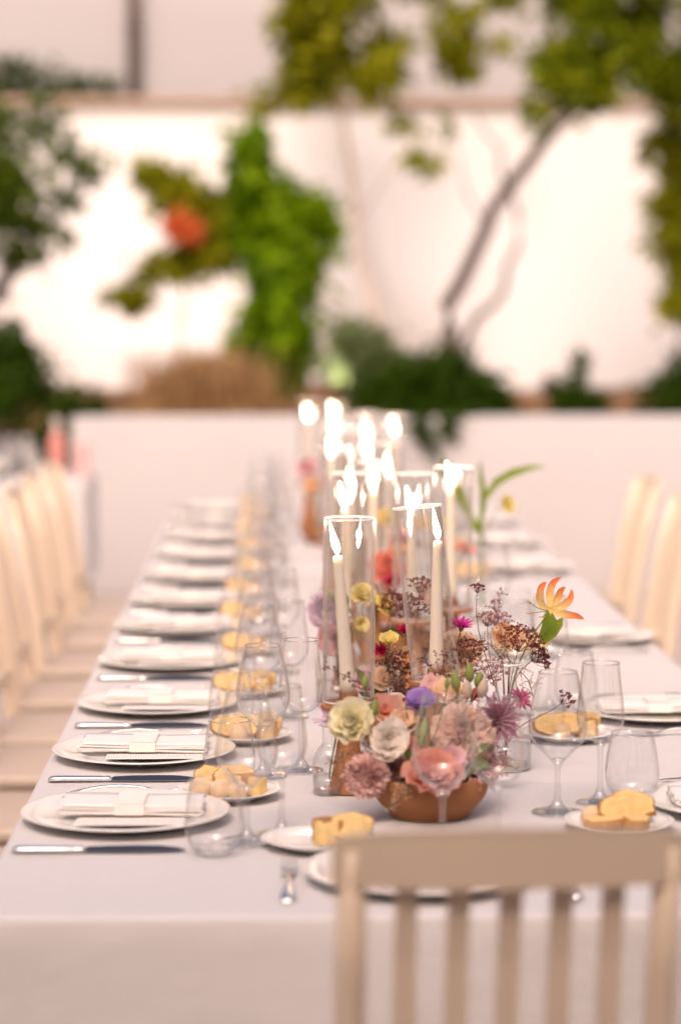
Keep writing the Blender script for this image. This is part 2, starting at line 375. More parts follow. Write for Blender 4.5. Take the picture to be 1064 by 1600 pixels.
# ------------------------------------------------------------------ plants of the garden
def leaves_mesh(name, clumps, n, size, flat=.0, rs=1, aspect=1.9):
    g = np.random.default_rng(rs)
    wts = np.array([c[1][0] * c[1][1] * c[1][2] for c in clumps]) ** .8; wts = wts / wts.sum()
    idx = g.choice(len(clumps), n, p=wts)
    C = np.array([c[0] for c in clumps])[idx]; RR = np.array([c[1] for c in clumps])[idx]
    d = g.normal(size=(n, 3)); d /= np.linalg.norm(d, axis=1)[:, None]
    rad = g.random(n) ** .36 * np.where(g.random(n) < .18, 1.5, 1)
    P = C + d * RR * rad[:, None]
    a = g.normal(size=(n, 3)) + np.array([0, 0, -.5]); a /= np.linalg.norm(a, axis=1)[:, None]
    b = np.cross(a, g.normal(size=(n, 3))); b /= np.linalg.norm(b, axis=1)[:, None]
    nn = np.cross(a, b)
    L = size * g.uniform(.6, 1.35, n)[:, None]; Wd = L / aspect
    v = np.stack([P, P + a * L * .45 + b * Wd * .5 + nn * L * .1, P + a * L, P + a * L * .45 - b * Wd * .5 + nn * L * .1], 1).reshape(-1, 3)
    me = bpy.data.meshes.new(name); me.vertices.add(4 * n); me.vertices.foreach_set('co', v.ravel())
    me.loops.add(4 * n); me.loops.foreach_set('vertex_index', np.arange(4 * n, dtype=np.int32))
    me.polygons.add(n); me.polygons.foreach_set('loop_start', np.arange(0, 4 * n, 4, dtype=np.int32))
    me.update(calc_edges=True); me.validate(); return me

def plant(name, label, cat, base, clumps, n, size, leaf, trunks=(), bark='bark', rs=1, group=None, aspect=1.9):
    t = thing(name, label, cat, base, group=group); B = Vector(base)
    obj('crown' if trunks else 'foliage', leaves_mesh('crown', [(tuple(Vector(c) - B), r) for c, r in clumps], n, size, rs=rs, aspect=aspect), leaf, t)
    if trunks:
        for i, (path, r0, r1) in enumerate(trunks):
            g = random.Random(rs * 7 + i); path = [p for a, b in zip(path, path[1:]) for p in (a, tuple((Vector(a) + Vector(b)) / 2 + Vector((g.uniform(-.028, .028), g.uniform(-.02, .02), g.uniform(-.02, .02)))))] + [path[-1]]
            k = len(path)
            obj('trunk' if i == 0 else 'limb', tube('trunk', [tuple(Vector(p) - B) for p in path], [r0 + (r1 - r0) * q / (k - 1) for q in range(k)], 10), bark, t)
    return t
def fill(x0, x1, y0, y1, z0, z1, n, r, rs):
    g = random.Random(rs)
    return [((g.uniform(x0, x1), g.uniform(y0, y1), g.uniform(z0, z1)), (g.uniform(.7, 1.3) * r,) * 3) for _ in range(n)]

plant('shrub', 'dark green dense shrub spilling over the short lower wall', 'shrub', (-1.75, 12.95, .8),
      fill(-2.6, -1.15, 12.45, 13.3, .85, 1.28, 24, .17, 1) + [((-1.05, 12.7, .98), (.13, .13, .12)), ((-.98, 12.8, .93), (.12, .12, .08)), ((-1.2, 12.6, .83), (.12, .1, .14)), ((-1.14, 12.7, .7), (.06, .06, .12))], 6500, .07, 'leaf_dark', rs=1)
plant('shrub', 'dark green shrub trailing over the long planter wall', 'shrub', (.85, 12.8, .85),
      [((.55, 12.75, 1.0), (.15, .15, .13)), ((.72, 12.75, 1.08), (.16, .16, .15)), ((.9, 12.8, 1.1), (.17, .17, .17)), ((1.05, 12.75, 1.02), (.16, .15, .13)), ((1.16, 12.72, .97), (.1, .1, .09)),
       ((.8, 12.6, .93), (.3, .12, .07)), ((.76, 12.47, .85), (.05, .04, .08)), ((.9, 12.47, .88), (.04, .03, .06)), ((.8, 12.46, .8), (.03, .03, .06))], 5000, .06, 'leaf_dark', rs=2)
plant('shrub', 'pale grey-green bush standing behind the trailing shrub', 'shrub', (.5, 13.6, .85), fill(.33, .68, 13.4, 13.8, 1.02, 1.32, 7, .13, 3), 2500, .05, 'leaf_grey', rs=3)
plant('shrub', 'small round green shrub beside the glowing spotlight by the white wall', 'shrub', (1.62, 12.85, .85), fill(1.54, 1.76, 12.8, 13.0, .95, 1.03, 4, .085, 4) + [((1.63, 12.9, 1.18), (.05, .05, .09))], 1600, .04, 'leaf_dark', rs=4)
plant('shrub', 'dark green shrub under the hanging yellow-green vine', 'shrub', (2.3, 12.85, .85), fill(2.05, 2.7, 12.7, 13.1, .95, 1.12, 9, .12, 5), 3500, .045, 'leaf_dark', rs=5)
plant('climber', 'tall bright green climbing plant lit from below, growing as a column', 'climber', (.02, 14.1, .86),
      [((.0, 14.1, 1.1 + .1 * k), (.20 + .08 * math.sin(k * .9), .2, .14)) for k in range(8)] + [((.07, 14.1, 1.6 + .1 * k), (.22, .18, .14)) for k in range(5)]
      + [((-.14, 14.1, 1.95 + .1 * k), (.13, .15, .12)) for k in range(6)] + [((.22, 14.1, 2.05), (.14, .14, .13)), ((.3, 14.1, 1.9), (.1, .1, .16)), ((.05, 14.1, 2.15), (.16, .1, .12))], 6500, .085, 'leaf_bright',
      trunks=[([(.02, 14.1, .85), (.0, 14.12, 1.4), (-.1, 14.1, 2.3)], .03, .012)], rs=6)
plant('bush', 'loose yellow-green branch spray hanging beside the climbing column', 'bush', (-.5, 14.2, .86),
      [((-.62, 14.2, 2.2), (.16, .15, .12)), ((-.48, 14.2, 2.1), (.17, .15, .12)), ((-.34, 14.2, 2.02), (.14, .12, .12)), ((-.72, 14.2, 2.28), (.08, .1, .08)), ((-.6, 14.2, 1.72), (.22, .15, .07)), ((-.45, 14.2, 1.8), (.16, .15, .09)), ((-.85, 14.2, 1.55), (.14, .15, .08)), ((-.3, 14.2, 1.85), (.12, .12, .12))], 2000, .085, 'leaf_olive',
      trunks=[([(-.5, 14.2, .86), (-.55, 14.2, 1.4), (-.48, 14.2, 2.2)], .014, .006)], rs=7)
plant('flower_cluster', 'orange-red blossom cluster beside the climbing column', 'flowers', (-.53, 14.1, 1.95),
      [((-.55, 14.0, 1.96), (.085, .07, .075)), ((-.48, 14.0, 1.93), (.06, .06, .07))], 700, .045, 'red_leaf', trunks=[([(-.5, 14.15, 1.7), (-.52, 14.05, 1.95)], .006, .004)], rs=8, aspect=1.2)
plant('tree', 'dark leafy tree over the short lower wall with a bent trunk', 'tree', (-1.95, 13.6, .82),
      fill(-2.4, -1.2, 13.3, 14, 1.85, 2.75, 34, .15, 9) + [((-1.15, 13.6, 2.28), (.13, .13, .07)), ((-1.25, 13.6, 2.55), (.15, .13, .13)), ((-1.05, 13.6, 2.25), (.08, .1, .06)), ((-1.2, 13.6, 2.4), (.12, .12, .1)), ((-1.0, 13.6, 2.3), (.12, .1, .1)), ((-1.3, 13.6, 1.95), (.14, .1, .1)), ((-1.15, 13.6, 2.12), (.13, .1, .1)), ((-1.38, 13.6, 1.75), (.12, .1, .09)), ((-1.12, 13.6, 1.88), (.09, .08, .04)), ((-1.35, 13.6, 2.05), (.1, .1, .08))], 4600, .08, 'leaf_tree',
      trunks=[([(-1.95, 13.6, .8), (-1.75, 13.6, 1.35), (-1.52, 13.6, 1.6), (-1.42, 13.6, 1.78), (-1.48, 13.6, 2.1), (-1.6, 13.6, 2.5)], .055, .03), ([(-1.42, 13.6, 1.78), (-1.2, 13.6, 2.05), (-1.08, 13.6, 2.28)], .018, .006)], rs=9)
plant('tree', 'slender pale-stemmed tree with an olive crown reaching above the ledge', 'tree', (.72, 14.8, .9),
      fill(.0, .55, 14.5, 15.1, 2.85, 3.7, 20, .14, 10) + fill(.5, 1.5, 14.5, 15.1, 2.9, 3.6, 12, .12, 20) + [((.15, 14.8, 2.78), (.14, .12, .1)), ((.6, 14.8, 2.83), (.13, .12, .1)), ((-.08, 14.8, 2.72), (.1, .1, .08)), ((.9, 14.8, 2.4), (.13, .1, .05)), ((.78, 14.8, 2.62), (.1, .1, .06)), ((1.05, 14.8, 2.6), (.06, .06, .06)), ((.98, 14.8, 2.32), (.08, .06, .04))], 4200, .10, 'leaf_olive',
      trunks=[([(.72, 14.8, .85), (.6, 14.8, 1.5), (.5, 14.8, 2.0), (.42, 14.8, 2.6), (.36, 14.8, 3.2)], .03, .014), ([(.5, 14.8, 2.0), (.72, 14.8, 2.35), (.92, 14.8, 2.42)], .01, .004)], bark='bark_pale', rs=10)
plant('tree', 'leaning dark-trunked tree with a crown over the ledge and bare white wall', 'tree', (1.06, 14.0, .86),
      fill(1.62, 2.7, 13.7, 14.4, 2.72, 3.5, 34, .16, 11) + [((1.5, 14, 2.62), (.1, .1, .12)), ((1.6, 14, 2.82), (.13, .12, .1)), ((1.72, 14, 2.68), (.1, .1, .06)), ((1.54, 14, 2.48), (.05, .05, .06))], 6500, .09, 'leaf_mid',
      trunks=[([(1.06, 14, .84), (1.0, 14, 1.25), (.99, 14, 1.5), (1.13, 14, 1.75), (1.22, 14, 1.95), (1.34, 14, 2.17), (1.55, 14, 2.45), (1.72, 14, 2.62), (1.95, 14, 2.85)], .048, .034),
              ([(1.05, 14, 1.22), (1.16, 14, 1.42), (1.32, 14, 1.58), (1.41, 14, 1.85), (1.36, 14, 2.15)], .026, .012), ([(1.34, 14, 2.17), (1.3, 14, 2.4), (1.15, 14, 2.6)], .014, .006), ([(1.22, 14, 1.95), (1.08, 14, 2.2), (1.0, 14, 2.5)], .008, .003)], rs=11)
plant('climber', 'yellow-green vine hanging down the white wall from the ledge', 'climber', (2.35, 14.6, .9),
      [((2.42 + .06 * math.sin(k), 14.6, 1.5 + .11 * k), (.15, .12, .1)) for k in range(11)] + [((2.3, 14.6, 2.45), (.1, .1, .12)), ((2.62, 14.6, 2.0), (.2, .15, .4))], 2200, .085, 'leaf_yellow',
      trunks=[([(2.35, 14.6, .88), (2.5, 14.6, 1.6), (2.45, 14.6, 2.7)], .018, .008)], rs=12)
plant('bush', 'thin dark bush standing on the ledge below the rain pipe', 'bush', (-1.35, 16.35, 2.86), [((-1.75, 16.35, 3.0), (.3, .08, .16)), ((-1.25, 16.35, 2.95), (.25, .08, .1))], 700, .07, 'leaf_dark', rs=13)
def grass(name, label, x0, x1, y0, y1, z, n, h, mt, rs):
    g = random.Random(rs); v, f = [], []
    for _ in range(n):
        x, y = (x0 + x1) / 2 + (x1 - x0) * max(-.7, min(.7, g.gauss(0, .26))), g.uniform(y0, y1); a = g.uniform(0, 6.28); L = h * g.uniform(.25, 1.15); wd_ = .006
        dx, dy = math.cos(a), math.sin(a); b = g.uniform(.2, .7) * L; o_ = len(v)
        v += [(x - dy * wd_, y + dx * wd_, z), (x + dy * wd_, y - dx * wd_, z), (x + dx * b * .35 + dy * wd_, y + dy * b * .35 - dx * wd_, z + L * .65), (x + dx * b * .35 - dy * wd_, y + dy * b * .35 + dx * wd_, z + L * .65), (x + dx * b, y + dy * b, z + L)]
        f += [(o_, o_ + 1, o_ + 2, o_ + 3), (o_ + 3, o_ + 2, o_ + 4)]
    o = obj(name, mesh(name, v, f), mt); o['kind'] = 'stuff'; return tag(o, label, 'grass')
grass('dry_grass', 'dry straw-coloured ornamental grass clump behind the planter wall', -.7, -.08, 12.95, 13.8, .83, 1500, .42, 'dry_grass', 3)
grass('ground_cover', 'low brownish planting along the back of the planter wall', -1.6, 3.6, 12.8, 13.1, .82, 3200, .17, 'dry_grass', 4)

# ------------------------------------------------------------------ table and cloth
TX0, TX1, TY0, TY1, TZ = -.37, .83, 2.878, 8.86, .755
t = thing('dining_table', 'long wooden banquet table under the white cloth', 'table', ((TX0 + TX1) / 2, (TY0 + TY1) / 2, 0))
obj('tabletop', box('tabletop', TX1 - TX0 - .02, TY1 - TY0 - .02, .03, .004, TZ - .036), 'wood', t)
for lx in (-.5, .5):
    for ly in (-2.9, 0, 2.9): obj('leg', box('leg', .06, .06, TZ - .038, .004, 0), 'wood', t, loc=(lx, ly, 0))

def cloth_mesh(x0, x1, y0, y1, z, drop, amp, seed):
    g = random.Random(seed); rc = .012; per = []
    def corner(cx, cy, a0):
        for k in range(7): a = a0 + R(90) * k / 6; per.append((cx + rc * math.cos(a), cy + rc * math.sin(a), math.cos(a), math.sin(a)))
    n1, n2 = 130, 420
    corner(x1 - rc, y0 + rc, R(-90))
    for k in range(1, n2): per.append((x1, y0 + rc + (y1 - y0 - 2 * rc) * k / n2, 1, 0))
    corner(x1 - rc, y1 - rc, 0)
    for k in range(1, n1): per.append((x1 - rc - (x1 - x0 - 2 * rc) * k / n1, y1, 0, 1))
    corner(x0 + rc, y1 - rc, R(90))
    for k in range(1, n2): per.append((x0, y1 - rc - (y1 - y0 - 2 * rc) * k / n2, -1, 0))
    corner(x0 + rc, y0 + rc, R(180))
    for k in range(1, n1): per.append((x0 + rc + (x1 - x0 - 2 * rc) * k / n1, y0, 0, -1))
    N = len(per); v, f = [], []
    ph = [(g.uniform(3, 5), g.uniform(0, 6)), (g.uniform(8, 11), g.uniform(0, 6)), (g.uniform(17, 22), g.uniform(0, 6))]
    rows = [(-.008, 0, 0), (-.002, -.001, 0), (.001, -.004, 0), (.003, -.010, 0)] + [(.003, -.010 - (drop - .01) * q / 9, q / 9) for q in range(1, 10)]
    s = 0; S = []
    for i in range(N):
        S.append(s); s += math.dist(per[i][:2], per[(i + 1) % N][:2])
    for off, dz, tt in rows:
        for i, (x, y, nx, ny) in enumerate(per):
            wv = sum(math.sin(2 * math.pi * S[i] / s * round(k * s / 6.28) + p) / (1 + j) for j, (k, p) in enumerate(ph))
            d = off + tt ** .8 * (amp * .8 + amp * wv)
            v.append((x + nx * d, y + ny * d, z + dz))
    for r_ in range(len(rows) - 1):
        for i in range(N):
            a, b = r_ * N + i, r_ * N + (i + 1) % N; f.append((a, a + N, b + N, b))
    f.append(tuple(range(N)))
    me = mesh('tablecloth', v, f, True)
    me.polygons[len(f) - 1].use_smooth = False
    return me
tag(obj('tablecloth', cloth_mesh(TX0, TX1, TY0, TY1, TZ, .262, .008, 2), 'cloth'), 'long white damask cloth covering the banquet table', 'tablecloth')
Z = TZ + .0015

# ------------------------------------------------------------------ chairs
def make_chair():
    t = thing('chair', 'x', 'chair'); W2, H = .175, .965
    c = 'chair'
    for s in (-1, 1):
        obj('back_post', tube('back_post', [(s * .165, .01, 0), (s * .165, .0, .25), (s * .165, 0, .46), (s * .163, -.02, .62), (s * .162, -.05, .80), (s * .162, -.088, .945)], [.017, .019, .020, .0175, .0165, .0155], 10), c, t)
        obj('leg', tube('leg', [(s * .165, .365, .425), (s * .168, .37, 0)], [.019, .013], 10), c, t)
        obj('side_rail', box('side_rail', .02, .33, .05, .003), c, t, loc=(s * .165, .185, .405))
    v, f = [], []; n = 14
    for i in range(n + 1):
        u = -1 + 2 * i / n; x = u * .183; yb = -.084 - .022 * (1 - u * u); zt = .962 + .006 * (1 - u * u) - .006 * u ** 8
        for (dy, z) in ((.012, .905), (.010 - .012, zt - .002), (-.006 - .012, zt), (-.016, zt - .006), (-.004, .903)):
            v.append((x, yb + dy, z))
    for i in range(n):
        for k in range(5):
            a, b = i * 5 + k, i * 5 + (k + 1) % 5; f.append((a, b, b + 5, a + 5))
    f.append((0, 1, 2, 3, 4)); f.append(tuple(reversed(range(n * 5, n * 5 + 5))))
    obj('top_rail', mesh('top_rail', v, f, False), c, t)
    obj('lower_rail', box('lower_rail', .31, .02, .035, .004), c, t, loc=(0, -.012, .56))
    sl = None
    for i in range(5):
        x = -.106 + .053 * i; bw = -.012 * (1 - (x / .16) ** 2)
        if sl is None:
            pts = [(0, -.012, .56), (0, -.032, .70), (0, -.056, .82), (0, -.082, .918)]
            vv, ff = [], []
            for (px, py, pz) in pts:
                for (ax, ay) in ((-.0115, -.006), (.0115, -.006), (.0115, .006), (-.0115, .006)): vv.append((px + ax, py + ay, pz))
            for k in range(3):
                for q in range(4):
                    a, b = k * 4 + q, k * 4 + (q + 1) % 4; ff.append((a, b, b + 4, a + 4))
            sl = mesh('slat', vv, ff)
        obj('slat', sl, c, t, loc=(x, bw * .7, 0))
    v, f = [], []; rows = []
    obj('front_rail', box('front_rail', .30, .02, .05, .003), c, t, loc=(0, .365, .405))
    obj('seat', box('seat', .385, .405, .032, .012, .428, 3), 'seat', t, loc=(0, .195, 0))
    obj('stretcher', tube('stretcher', [(-.165, .19, .2), (.165, .19, .2)], .009, 8), c, t)
    for s in (-1, 1): obj('stretcher', tube('stretcher', [(s * .165, .005, .2), (s * .166, .367, .2)], .009, 8), c, t)
    return t
KY = [3.22, 3.71, 4.19, 4.73, 5.27, 5.75, 6.29, 6.85, 7.41, 7.95, 8.47]
RY = [3.48, 4.29, 5.28, 6.70, 7.43, 8.15]
ch0 = make_chair(); ch0.location = (.237, 2.505, 0); ch0.rotation_euler = (0, 0, R(1.5))
ch0['label'] = 'single cream slatted chair at the head of the table'
for n, y in enumerate(KY[:10]):
    c = copy_tree(ch0); c.location = (-.675 + rnd.uniform(-.012, .012), y + .2, 0); c.rotation_euler = (0, 0, R(-90 + rnd.uniform(-2.5, 2.5)))
    c['label'] = f'cream slatted chair, {ORD[n]} from the head chair on the {LS}'; c['group'] = 'chairs along the bottle-table side'
for n, y in enumerate(RY[:5]):
    c = copy_tree(ch0); c.location = (1.06 + rnd.uniform(-.01, .01), y, 0); c.rotation_euler = (0, 0, R(90 + rnd.uniform(-2, 2)))
    c['label'] = f'cream slatted chair, {ORD[n]} from the head chair on the {RS}'; c['group'] = 'chairs along the flame-lily side'

# ------------------------------------------------------------------ tableware meshes
ME = {}
ME['plate'] = lathe('plate', [(.001, .005), (.085, .005), (.094, .0062), (.103, .0095), (.128, .0142), (.147, .0170), (.150, .0166), (.1495, .0150), (.128, .0112), (.104, .0056), (.095, .0), (.085, .0), (.083, .002), (.001, .002)], 72)
ME['side_plate'] = lathe('side_plate', [(.001, .005), (.046, .005), (.052, .0075), (.066, .0125), (.077, .0150), (.078, .0140), (.066, .0095), (.053, .0035), (.046, 0), (.044, .0015), (.001, .0015)], 56)
def spline(pts, n=6):
    out = []
    for i in range(len(pts) - 1):
        p0, p1, p2, p3 = pts[max(i - 1, 0)], pts[i], pts[i + 1], pts[min(i + 2, len(pts) - 1)]
        for k in range(n):
            t_ = k / n
            out.append(tuple(.5 * ((2 * p1[j]) + (-p0[j] + p2[j]) * t_ + (2 * p0[j] - 5 * p1[j] + 4 * p2[j] - p3[j]) * t_ ** 2 + (-p0[j] + 3 * p1[j] - 3 * p2[j] + p3[j]) * t_ ** 3) for j in range(2)))
    out.append(tuple(pts[-1])); return out
def glass_meshes(key, bowl, stem_top, foot_r):
    pr = spline(bowl, 5); ME[key + '_bowl'] = lathe(key + '_bowl', pr, 48)
    ME[key + '_rim'] = ring(key + '_rim', bowl[-1][0], .0010, bowl[-1][1], 48, 6)
    if stem_top:
        s = spline([(.001, .0), (foot_r * .97, 0), (foot_r, .0012), (foot_r * .96, .0024), (foot_r * .55, .0042), (.012, .0085), (.0052, .02), (.0040, .04), (.0038, stem_top - .018), (.0050, stem_top - .006), (.0095, stem_top + .002), (.0105, stem_top + .0045), (.001, stem_top + .0042)], 3)
        ME[key + '_stem'] = lathe(key + '_stem', [(max(r, .0008), z) for r, z in s], 32)
    else:
        ME[key + '_base'] = lathe(key + '_base', spline([(.001, .0), (foot_r * .8, .0), (foot_r, .003), (foot_r * 1.09, .0075), (foot_r * .7, .0085), (.001, .0078)], 3), 40)
glass_meshes('red', [(.010, .0765), (.020, .087), (.0335, .1005), (.0405, .1135), (.0425, .126), (.0405, .148), (.0345, .178), (.028, .206)], .074, .036)
glass_meshes('white', [(.009, .092), (.020, .097), (.030, .108), (.0345, .122), (.0350, .135), (.0325, .16), (.0295, .185), (.0272, .209)], .089, .034)
glass_meshes('tumbler', [(.0255, .0072), (.033, .014), (.0385, .027), (.0402, .041), (.0390, .058), (.0355, .08), (.0315, .101)], 0, .0245)
def wine(key, x, y, label, group):
    t = thing('wine_glass', label, 'wine glass', (x, y, Z), rnd.uniform(0, 6), group)
    b = obj('bowl', ME[key + '_bowl'], 'glass', t); obj('rim', ME[key + '_rim'], 'rim_wine', b); obj('stem', ME[key + '_stem'], 'stem_glass', t); return t
def tumbler(x, y, label, group):
    t = thing('tumbler', label, 'tumbler', (x, y, Z), rnd.uniform(0, 6), group)
    b = obj('bowl', ME['tumbler_bowl'], 'glass', t); obj('rim', ME['tumbler_rim'], 'rim_wine', b); obj('base', ME['tumbler_base'], 'stem_glass', t); return t

# knife and fork, lying along local +x, handle end at x = 0
v, f = [], []
prof = [(0, .0042, .0028), (.004, .0078, .0042), (.012, .0084, .0046), (.03, .0080, .0046), (.06, .0074, .0044), (.083, .0070, .0042), (.088, .0056, .0036), (.091, .0068, .0044), (.095, .0060, .0040), (.099, .0042, .0030)]
def sweep(prof, seg=14, zc=None):
    v, f = [], []
    for x, a, b in prof:
        for k in range(seg):
            q = 2 * math.pi * k / seg; v.append((x, a * math.cos(q), b * (1 + math.sin(q)) + .0002))
    for i in range(len(prof) - 1):
        for k in range(seg):
            a, b = i * seg + k, i * seg + (k + 1) % seg; f.append((a, b, b + seg, a + seg))
    f.append(tuple(reversed(range(seg)))); f.append(tuple(range((len(prof) - 1) * seg, len(prof) * seg))); return v, f
ME['knife_handle'] = mesh('knife_handle', *sweep(prof), smooth=True)
# blade stands tilted on its edge the way a heavy hollow-handled knife rests
bp = [(.098, .0042, .0030), (.102, .0062, .0040), (.13, .0078, .0046), (.17, .0082, .0044), (.20, .0074, .0038), (.222, .0045, .0026), (.234, .0006, .0010)]
v, f = [], []
for x, wv, tz in bp:
    v += [(x, -wv, .0012), (x, wv * .9, .0012 + wv * .65), (x, wv * .9, .0026 + wv * .65), (x, -wv, .0024)]
for i in range(len(bp) - 1):
    for k in range(4):
        a, b = i * 4 + k, i * 4 + (k + 1) % 4; f.append((a, b, b + 4, a + 4))
f += [(3, 2, 1, 0), tuple(range(len(v) - 4, len(v)))]
ME['knife_blade'] = mesh('knife_blade', v, f)
hv = [(0, .0060, .0012), (.003, .0085, .0016), (.01, .0095, .0018), (.025, .0080, .0018), (.05, .0050, .0020), (.08, .0034, .0022), (.11, .0032, .0024), (.128, .0040, .0022), (.136, .0085, .0016), (.145, .0110, .0012)]
def arch(x): return .010 * math.sin(max(0, min(1, x / .145)) * math.pi) + (max(0, x - .145) * .12)
v, f = sweep(hv); v = [(x, y, z + arch(x)) for x, y, z in v]
ME['fork_handle'] = mesh('fork_handle', v, f, True)
tp = []
for k in range(4):
    y0 = (-1.5 + k) * .0056
    tp.append(tube_data([(.143, y0 * .95, .0024), (.16, y0, .0028), (.18, y0 * 1.02, .0062), (.196, y0, .0120)], [.0019, .0018, .0015, .0007], 6))
def cutlery(kind, x, y, rz, label, group):
    t = thing(kind, label, kind, (x, y, Z), rz, group)
    obj('handle', ME[kind + '_handle'], 'silver', t)
    if kind == 'knife': obj('blade', ME['knife_blade'], 'steel', t)
    else:
        for k in range(4): obj('tine', ME['tine%d' % k], 'silver', t)
    return t
for k in range(4): ME['tine%d' % k] = mesh('tine', *tp[k], smooth=True)

# napkin: serpentine fold (profile in xz), extruded in y ; band and card wrapped round it
def napkin_mesh():
    th = .0030; L = .098; line = []; n = 4
    for k in range(n):
        z = th / 2 + k * (th + .0006); xs = (-L, L) if k % 2 == 0 else (L, -L)
        for q in range(9):
            u = q / 8; x = xs[0] + (xs[1] - xs[0]) * u
            line.append((x, z + .0012 * math.sin(u * 5 + k) ))
        if k < n - 1:
            s = 1 if k % 2 == 0 else -1
            for q in range(1, 5):
                a = -math.pi / 2 + math.pi * q / 5; line.append((s * (L + .0055 * math.cos(a)), z + (th + .0006) / 2 * (1 + math.sin(a))))
    v, f = [], []; NY = 6; m = len(line)
    for j in range(NY):
        y = -.042 + .084 * j / (NY - 1)
        for i, (x, z) in enumerate(line):
            a = line[max(i - 1, 0)]; b = line[min(i + 1, m - 1)]; d = Vector((b[0] - a[0], b[1] - a[1])).normalized(); nn = Vector((-d.y, d.x)) * th / 2
            wob = .0012 * math.sin(j * 1.7 + x * 40)
            sx = 1 + .02 * math.sin(j * 2.1 + z * 300)
            v.append((x * sx + nn.x, y + wob, z + nn.y + .0004)); v.append((x * sx - nn.x, y + wob, z - nn.y + .0004))
    for j in range(NY - 1):
        for i in range(m - 1):
            p = (j * m + i) * 2; q = p + 2 * m
            f += [(p, q, q + 2, p + 2), (p + 1, p + 3, q + 3, q + 1)]
    for i in range(m - 1):
        p = i * 2; q = ((NY - 1) * m + i) * 2
        f += [(p, p + 2, p + 3, p + 1), (q, q + 1, q + 3, q + 2)]
    return mesh('napkin_cloth', v, f, True)
ME['napkin'] = napkin_mesh()
hN = .0160
v = []; pr = [(-.0445, .001), (-.0445, hN), (.0445, hN), (.0445, .001)]
for x in (-.021, .021): v += [(x, y, z) for y, z in pr]
ME['band'] = mesh('band', v, [(0, 1, 5, 4), (1, 2, 6, 5), (2, 3, 7, 6)])
ME['card'] = mesh('card', [(-.019, -.040, hN + .0012), (.019, -.040, hN + .0012), (.019, .022, hN + .0016), (-.019, .022, hN + .0016), (-.019, -.040, hN + .0006), (.019, -.040, hN + .0006), (.019, .022, hN + .0010), (-.019, .022, hN + .0010)],
    [(0, 1, 2, 3), (7, 6, 5, 4), (0, 4, 5, 1), (1, 5, 6, 2), (2, 6, 7, 3), (3, 7, 4, 0)])
ME['menu'] = box('menu', .155, .105, .0007, 0)

def bread_slice(seed, kind):
    g = random.Random(seed); n = 18; v, f, mi = [], [], []
    if kind == 'slice': rx, ry, th, pw = .033, .0185, .015, 2.3
    elif kind == 'cube': rx, ry, th, pw = .017, .016, .028, 5
    else: rx, ry, th, pw = .019, .016, .026, 2
    out = []
    for k in range(n):
        a = 2 * math.pi * k / n; c, s = math.cos(a), math.sin(a)
        r = (abs(c) ** pw + abs(s) ** pw) ** (-1 / pw) * (1 + g.uniform(-.10, .10)); out.append((rx * r * c, ry * r * s))
    if kind == 'roll':
        for j, (q, z) in enumerate(((.55, 0), (.9, .004), (1, .010), (.93, .017), (.7, .0225), (.35, .0255), (.05, .0262))):
            v += [(x * q * (1 + g.uniform(-.03, .03)), y * q * (1 + g.uniform(-.03, .03)), z) for x, y in out]
        for j in range(6):
            for k in range(n): a, b = j * n + k, j * n + (k + 1) % n; f.append((a, b, b + n, a + n)); mi.append(0)
        f.append(tuple(reversed(range(n)))); mi.append(0)
        m_ = mesh('roll', v, f, True, mi); m_.materials.append(M['roll']); return m_
    for q, z in ((.93, 0), (1, .002), (1.0, th - .002), (.93, th)):
        v += [(x * q, y * q, z + g.uniform(-.0016, .0016)) for x, y in out]
    for j in range(3):
        for k in range(n): a, b = j * n + k, j * n + (k + 1) % n; f.append((a, b, b + n, a + n)); mi.append(0 if (kind == 'slice' or k % 9 > 5) else 1)
    f.append(tuple(reversed(range(n)))); mi.append(1); f.append(tuple(range(3 * n, 4 * n))); mi.append(1 if kind == 'slice' else 0)
    m_ = mesh('bread', v, f, True, mi); m_.materials.append(M['crust']); m_.materials.append(M['crumb'])
    try: m_.set_sharp_from_angle(angle=R(40))
    except Exception: pass
    return m_
BR = {k: [bread_slice(10 * i + 3 + len(k), k) for i in range(3)] for k in ('slice', 'cube', 'roll')}
def bread(kind, i, x, y, z, rot, label, group, sc=1):
    o = obj('bread_roll' if kind == 'roll' else 'bread_piece', BR[kind][i % 3], None, None, (x, y, Z + z), rot, (sc,) * 3); return tag(o, label, 'bread', group)

